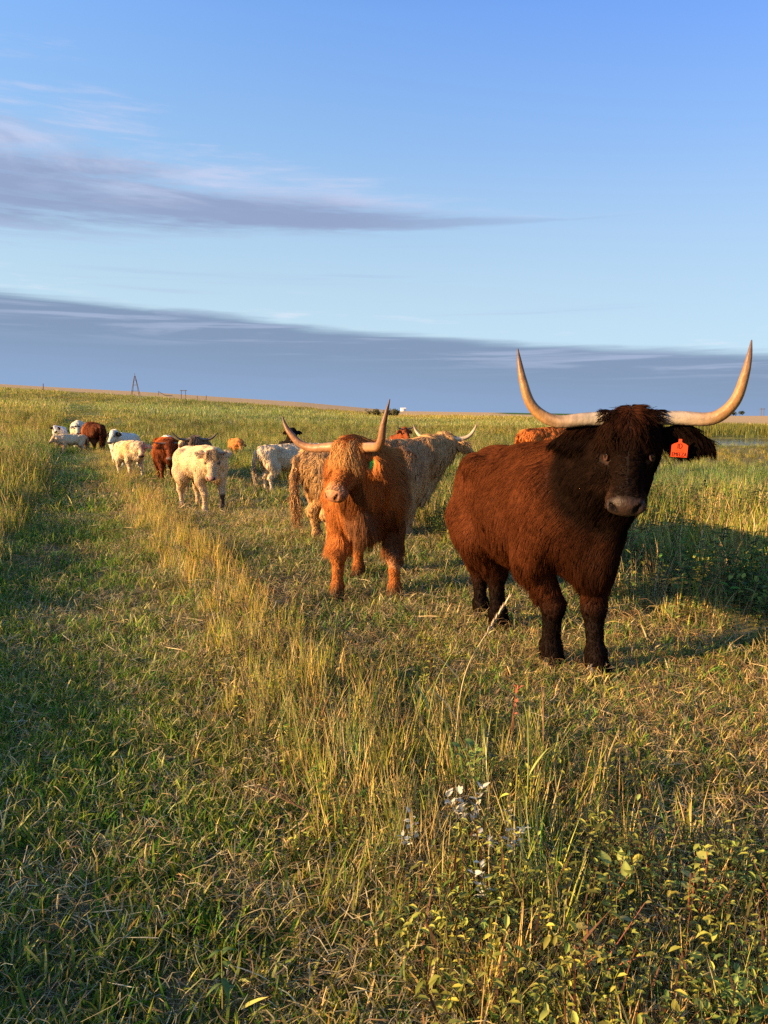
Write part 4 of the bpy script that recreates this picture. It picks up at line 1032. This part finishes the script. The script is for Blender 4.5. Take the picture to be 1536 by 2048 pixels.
# unmown pasture on both sides (it runs on outside the picture to the left, raised near the camera to shade the foreground)
for r0, r1, dens, size, sd, a0 in ((1.0, 6, 60, .62, 16, -100), (6, 14, 30, .80, 17, -75), (14, 34, 10.0, .95, 18, -55), (34, 70, 3.6, 1.05, 19, -48)):
    p, rg = sample(r0, r1, dens, a0=a0, seed=sd); s_ = zone(p); p = p[((s_ < -.78) & (s_ > -9 if r0 < 14 else s_ < -.78)) | (s_ > 4.35)]
    p = p[clear_of_cows(p, .0)]; p = p[pond_d(p[:, 0], p[:, 1]) > 1.02]
    q = rg.random(len(p)) + .25 * pnoise(p, .5, 25)
    low = np.where((p[:, 0] / p[:, 1] > .30) & (np.hypot(p[:, 0], p[:, 1]) > 14), np.where(np.hypot(p[:, 0], p[:, 1]) > 24, .36, .55), 1.0); edge_ = .65 + .35 * np.maximum(sstep(-.8, -1.5, s_ := zone(p)), sstep(4.3, 5.0, s_)); size = size * low * edge_ * (1 + (.32 + .6 * pnoise(p, 1.0, 77)) * sstep(4.4, 3.0, p[:, 1]) * (s_ < 0) + .40 * sstep(8, 14, p[:, 1]) * (s_ < 0))
    rt = .14 * (s_ > 0); a_ = q < .50 - rt; put('meadow_grass', 'tall unmown pasture grass', p[a_], rg, T_mead, 5, size[a_], tints(p[a_], rg, sd=16, f=.4))
    a_ = (q >= .50 - rt) & (q < .74); put('meadow_weeds', 'leafy weeds in the unmown pasture', p[a_], rg, T_mweed, 4, size[a_] * .9, tints(p[a_], rg, sd=17, f=.4))
    a_ = q >= .74; put('meadow_stalks', 'dry seed stalks in the unmown pasture', p[a_], rg, T_dry, 5, size[a_] * 1.35, tints(p[a_], rg, sd=18, f=.4))
for r0, r1, dens, size, sd in ((70, 105, .9, 1.0, 20), (105, 143, .55, 1.1, 21)):
    p, rg = sample(r0, r1, dens, seed=sd); s_ = stripe(p[:, 0], p[:, 1]); p = p[(s_ < -.9) | (s_ > 3.6)]
    put('far_pasture', 'far pasture grass up to the field edge', p, rg, T_far, 4, size, tints(p, rg, .15, .1, f=.12, sd=19), .08, .6)
# reeds beyond the pond
p, rg = sample(58, 100, .9, 18, 36, seed=22); p = p[pond_d(p[:, 0], p[:, 1]) > 1.05]
put('reeds', 'dark green reeds beyond the pond', p, rg, T_reed, 3, 1.0, tints(p, rg, .12, .08, f=.1, sd=20), .05)

# ------------------------------------------------------------------ single plants in the foreground
M_stem = mat_leaf('plant_stem', .15, .6, .2, False)
def leaf_mesh(L, wd, colr, fold=.18, droop=.25, lobes=0):
    t = np.linspace(0, 1, 6); w_ = wd * np.sin(np.pi * np.clip(t, 0, 1) ** .75) ** .8; w_[0] = wd * .05; w_[-1] = 0
    x_ = L * t; z_ = -droop * L * t ** 2 + .1 * L * t
    V = np.concatenate([np.stack([x_, w_, z_ + fold * w_], -1), np.stack([x_, 0 * t, z_], -1), np.stack([x_, -w_, z_ + fold * w_], -1)])
    i = np.arange(5); Q = np.concatenate([np.stack([i + 6, i + 7, i + 1, i], -1), np.stack([i + 12, i + 13, i + 7, i + 6], -1)])
    c = np.tile(colr, (18, 1)) * (1 + .12 * rng.normal(size=(18, 1))); c[6:12] *= 1.25
    return mesh_from('leaf', V, Q, M_stem, np.clip(c, 0, 1))
def stem_obj(root, pts, r0, r1, colr, nm='stem'):
    sp = spline(pts, 14); v, q = tube(sp, np.linspace(r0, r1, 14), 6)
    link(nm, mesh_from(nm, v, q, M_stem, np.tile(colr, (len(v), 1)) * (1 + .15 * rng.normal(size=(len(v), 1)))), root); return sp
def leafy(name, label, cat, x, y, h, stems, n_leaf, L, wd, colr, stem_c, seed, group=None, lean=.25, lo=.25, up=.4, droop=.25):
    rg = np.random.default_rng(seed); root = empty(name, (x, y, gz(x, y)), rg.uniform(0, 6)); tag(root, label, cat, group)
    lms = [leaf_mesh(L * k, wd * k, np.array(colr) * b_, droop=droop) for k, b_ in ((1, 1), (.8, 1.15), (.65, .85))]
    for s_ in range(stems):
        a = rg.uniform(0, 6.28); l_ = lean * rg.uniform(.3, 1.2); hh = h * rg.uniform(.75, 1.1)
        pts = [(.01 * math.cos(a), .01 * math.sin(a), -.02), (l_ * h * .3 * math.cos(a), l_ * h * .3 * math.sin(a), hh * .45), (l_ * h * math.cos(a + .4), l_ * h * math.sin(a + .4), hh)]
        sp = stem_obj(root, pts, .0026, .0012, stem_c)
        for k in range(n_leaf):
            t = lo + (1 - lo) * (k + .6) / n_leaf; p_ = sp[min(13, int(t * 13.99))]
            o = link('leaf', lms[rg.integers(3)], root); o.location = p_
            o.rotation_euler = (rg.normal() * .3, -up * rg.uniform(.2, 1.4) - .35 * (t > .9), k * 2.4 + rg.uniform(-.5, .5)); o.scale = (rg.uniform(.8, 1.2),) * 3
    return root
G_SIL = 'silvery-leaved weeds in the near grass'
leafy('silver_weed', 'silvery white-leaved weed, tallest one in the near ridge grass', 'weed', .285, 2.34, .21, 3, 16, .036, .009, (.52, .50, .38), (.20, .16, .08), 301, G_SIL, .45, .55, .8)
leafy('silver_weed', 'silvery white-leaved weed leaning right of the tallest one', 'weed', .40, 2.22, .16, 3, 12, .032, .008, (.50, .49, .38), (.20, .14, .08), 302, G_SIL, .55, .5, .6)
leafy('silver_weed', 'small silvery-leaved weed left of the tallest one', 'weed', .10, 2.28, .17, 2, 10, .030, .008, (.48, .48, .34), (.20, .16, .08), 303, G_SIL, .6, .5, .4)
leafy('silver_weed', 'silvery-leaved weed lowest in the near grass', 'weed', .30, 1.98, .16, 2, 10, .030, .008, (.48, .48, .36), (.20, .16, .08), 304, G_SIL, .4, .5, .5)
leafy('leafy_weed', 'single upright green weed with drooping narrow leaves on mown grass', 'weed', -.41, 1.72, .20, 1, 11, .050, .008, (.10, .16, .035), (.26, .22, .07), 311, None, .1, .45, .2, .6)
leafy('broadleaf_plant', 'broad-leaved green plant with large rounded leaves in corner', 'plant', .86, 1.64, .16, 6, 6, .055, .016, (.13, .21, .04), (.12, .12, .04), 312, None, .8, .3, .3)
leafy('leafy_weed', 'yellow-green leafy weed with toothed leaves beside the dark mown patch', 'weed', .66, 1.99, .22, 3, 9, .042, .013, (.22, .26, .06), (.25, .13, .06), 313, None, .3, .4, .5)
leafy('leafy_weed', 'red-stemmed weed with sparse yellow-green leaves at right edge', 'weed', .90, 1.98, .25, 4, 6, .034, .012, (.26, .27, .07), (.30, .09, .05), 314, None, .4, .55, .4)
leafy('leafy_weed', 'green leafy weed standing in the ridge below the pale stalk', 'weed', .36, 2.72, .25, 3, 8, .045, .014, (.15, .22, .045), (.15, .14, .05), 315, None, .3, .4, .5)
leafy('leafy_weed', 'tangled reddish-stemmed weed low in the near grass', 'weed', .50, 1.72, .20, 6, 6, .032, .010, (.24, .22, .07), (.32, .12, .06), 316, None, .9, .35, .3)
leafy('dock_plant', 'dried rust-red dock stalk beside the pale seed stalk', 'weed', .58, 3.22, .26, 2, 9, .030, .008, (.30, .10, .05), (.28, .12, .06), 317, None, .15, .6, .9)
leafy('leafy_weed', 'small leafy stem at right in front of the tall meadow', 'weed', 2.02, 5.0, .33, 2, 7, .05, .014, (.18, .22, .05), (.20, .16, .06), 318, None, .2, .5, .5)

def stalk(label, x, y, pts, head, colr, hc, seed, leaves=()):
    rg = np.random.default_rng(seed); root = empty('grass_stalk', (x, y, gz(x, y))); tag(root, label, 'grass stalk')
    sp = stem_obj(root, pts, .0030, .0016, colr)
    if head:
        d_ = norm(sp[-1] - sp[-3]); V, F, o_ = [], [], 0
        for k in range(70):
            t = rg.random(); b_ = sp[-1] - d_ * head * .25 + d_ * head * t; a1 = norm(rg.normal(size=3)); a1 = norm(a1 - d_ * (a1 @ d_)); dd = norm(d_ * 1.0 + a1 * .35); L = head * .16; sd = norm(np.cross(dd, a1)) * L * .09
            V += [b_ - sd, b_ + sd, b_ + dd * L]; F.append([o_, o_ + 1, o_ + 2]); o_ += 3
        link('seed_head', mesh_from('seed_head', np.array(V), np.array(F), M_stem, np.tile(hc, (len(V), 1)) * rg.uniform(.7, 1.2, (len(V), 1))), root)
    for t, L, a in leaves:
        o = link('leaf', leaf_mesh(L, .0045, np.array(colr) * 1.1, droop=.4), root); o.location = sp[int(t * 13)]; o.rotation_euler = (0, -1.0, a)
stalk('tall pale seed stalk arching up in front of the dark cow', .30, 3.02, [(0, 0, -.02), (.02, 0, .28), (.06, .01, .45), (.145, .02, .60)], .20, (.50, .42, .20), (.62, .52, .34), 321, ((.3, .2, 2.6), (.5, .22, 2.9)))
stalk('tall green grass stalk with a drooping blade, right of ridge', .52, 2.55, [(0, 0, -.02), (.005, 0, .2), (.0, 0, .38), (-.015, 0, .47)], 0, (.26, .30, .07), (.4, .35, .2), 322, ((.35, .14, .6), (.95, .10, 2.7), (.15, .12, -.4)))
stalk('green grass stalk leaning left of the pale seed stalk', .17, 3.0, [(0, 0, -.02), (.02, 0, .22), (.05, 0, .38), (.11, 0, .5)], .07, (.24, .28, .08), (.42, .36, .17), 323, ((.4, .16, 2.2),))
stalk('thin brown upright stalk at the ridge\'s right edge', .66, 2.9, [(0, 0, -.02), (-.005, 0, .2), (-.01, 0, .34), (-.02, 0, .42)], .05, (.30, .18, .09), (.36, .2, .1), 324)
root = empty('dead_twig', (-.30, 2.52, gz(-.30, 2.52))); tag(root, 'dark dead branching twig lying in the grass', 'twig')
stem_obj(root, [(.20, -.12, .01), (.08, -.03, .05), (-.06, .05, .08), (-.2, .14, .10)], .0045, .0018, (.10, .055, .035), 'stem')
for a, b_ in (((.05, -.02, .055), (-.02, .10, .14)), ((-.02, .03, .07), (-.16, .02, .15)), ((-.08, .06, .085), (-.12, .18, .16)), ((.10, -.04, .045), (.14, .06, .12))):
    stem_obj(root, [a, tuple((np.array(a) + b_) / 2 + (.01, .01, .01)), b_], .0025, .001, (.16, .085, .05), 'twig')

# ------------------------------------------------------------------ far things on the skyline
M_wood = mat_plain('weathered_wood', (.12, .10, .085), .9, .1, .2, 6)
M_white = mat_plain('white_metal', (.75, .75, .72), .6, .3, .05, 3)
M_bush = mat_leaf('bush_leaf', .3, .6, .2, False)
def at(px, r):   # ground point at distance r in the direction tan(azimuth)=px
    y = r / math.hypot(1, px); return px * y, y, gz(px * y, y)
def bar(root, nm, a, b_, r_, mat, sides=6):
    v, q = tube([a, b_], [r_, r_], sides); link(nm, mesh_from(nm, v, q, mat), root)
x_, y_, z_ = at(-.332, 148); t_ = empty('lattice_mast', (x_, y_, z_ - .2)); tag(t_, 'tall narrow A-shaped wooden mast on the left skyline', 'mast')
for sx_ in (-1, 1):
    for sy_ in (-1, 1): bar(t_, 'leg', (sx_ * .8, sy_ * .4, 0), (sx_ * .06, sy_ * .05, 3.9), .055, M_wood)
for zz in (1.1, 2.2, 3.1): k = .8 * (1 - zz / 4.1); bar(t_, 'crossbar', (-k, -.2, zz), (k, -.2, zz), .045, M_wood)
bar(t_, 'spike', (0, 0, 3.8), (0, 0, 4.4), .04, M_wood)
x_, y_, z_ = at(-.268, 146); t_ = empty('timber_frame', (x_, y_, z_ - .1)); tag(t_, 'small H-shaped timber frame on the skyline right of the mast', 'frame')
for sx_ in (-1, 1): bar(t_, 'post', (sx_ * .42, 0, 0), (sx_ * .40, 0, 1.9), .06, M_wood)
bar(t_, 'crossbar', (-.6, 0, 1.78), (.65, 0, 1.80), .07, M_wood)
x_, y_, z_ = at(-.293, 146); t_ = empty('fallen_branch', (x_, y_, z_)); tag(t_, 'bare fallen branch lying on the skyline between mast and frame', 'branch')
bar(t_, 'limb', (-1.2, 0, 1.25), (0, 0, .55), .06, M_wood); bar(t_, 'limb', (0, 0, .55), (1.4, .2, .45), .07, M_wood); bar(t_, 'post', (-1.15, .1, 0), (-1.2, .1, 1.2), .05, M_wood)
for i, (px, hh) in enumerate(((-.455, 1.3), (-.25, 1.0), (-.238, 1.2))):
    x_, y_, z_ = at(px, 147); t_ = empty('fence_post', (x_, y_, z_ - .1)); tag(t_, ('weathered fence post on the far left end of the skyline', 'short weathered post just right of the timber frame', 'weathered post furthest right of the timber frame')[i], 'post', 'posts along the pasture edge')
    bar(t_, 'post', (0, 0, 0), (.05, 0, hh), .07, M_wood)
def bush(px, r, w_, h_, label, seed, n=260, colr=(.09, .105, .045), group=None, cat='bush'):
    rg = np.random.default_rng(seed); x_, y_, z_ = at(px, r); root = empty('bush', (x_, y_, z_ - .1)); tag(root, label, cat, group)
    n3 = max(3, int(w_ / h_ * 3)); cs = np.stack([rg.uniform(-.42, .42, n3) * w_, rg.uniform(-.3, .3, n3) * h_, rg.uniform(.35, .7, n3) * h_], -1)
    ci = rg.integers(0, n3, n); P = cs[ci] + norm(rg.normal(size=(n, 3))) * (rg.random((n, 1)) ** .4) * h_ * .36
    P[:, 2] = np.maximum(P[:, 2], .05); L = h_ * .16; a = norm(rg.normal(size=(n, 3))) * L; b_ = norm(rg.normal(size=(n, 3))) * L * .6
    V = np.stack([P - a, P + b_, P + a, P - b_], 1).reshape(-1, 3); Q = np.arange(4 * n).reshape(n, 4)
    c = np.repeat(np.array(colr) * rg.uniform(.6, 1.5, (n, 1)), 4, 0); link('foliage', mesh_from('foliage', V, Q, M_bush, c), root)
    for k in range(3): bar(root, 'stem', (rg.uniform(-.1, .1) * w_, 0, 0), (cs[k][0], cs[k][1], cs[k][2]), .03 * h_, M_wood, 5)
bush(-.0235, 172, 1.0, .42, 'small dark bush on the middle skyline, left of a bigger one', 401)
bush(-.0040, 168, 2.2, .7, 'wider dark bush on the middle skyline above a brushy mound', 402)
bush(-.0020, 125, 6.0, 1.5, 'low brushy mound of olive weeds in the middle distance', 403, 500, (.13, .12, .045), None, 'brush')
bush(.437, 158, 1.9, 1.3, 'small dark bush at the edge of the right stubble field', 404, 120)
bush(.446, 159, 1.3, 1.0, 'smallest dark bush beside another at right stubble edge', 405, 100)
bush(.462, 590, 24, 4.0, 'long dark shelterbelt on the right horizon', 406, 420, (.04, .055, .03), None, 'shelterbelt')
x_, y_, z_ = at(.0255, 560); t_ = empty('shed', (x_, y_, z_ - .3)); tag(t_, 'tiny white shed on the far middle horizon', 'shed')
v = np.array([(-2, -1.5, 0), (2, -1.5, 0), (2, 1.5, 0), (-2, 1.5, 0), (-2, -1.5, 2.2), (2, -1.5, 2.2), (2, 1.5, 2.2), (-2, 1.5, 2.2)]) * 1.0
link('wall', mesh_from('wall', v, np.array([[0, 1, 5, 4], [1, 2, 6, 5], [2, 3, 7, 6], [3, 0, 4, 7]]), M_white, smooth=False), t_)
v = np.array([(-2.2, -1.7, 2.15), (2.2, -1.7, 2.15), (2.2, 0, 3.0), (-2.2, 0, 3.0), (-2.2, 1.7, 2.15), (2.2, 1.7, 2.15)]); link('roof', mesh_from('roof', v, np.array([[0, 1, 2, 3], [3, 2, 5, 4]]), M_white, smooth=False), t_)
x_, y_, z_ = at(.507, 620); t_ = empty('power_pole', (x_, y_, z_ - .3)); tag(t_, 'twin-legged power pole far off on the right horizon', 'power pole')
for sx_ in (-1, 1): bar(t_, 'post', (sx_ * 1.0, 0, 0), (sx_ * 1.0, 0, 6.2), .22, M_wood)
bar(t_, 'crossbar', (-2.0, 0, 5.4), (2.0, 0, 5.4), .2, M_wood)
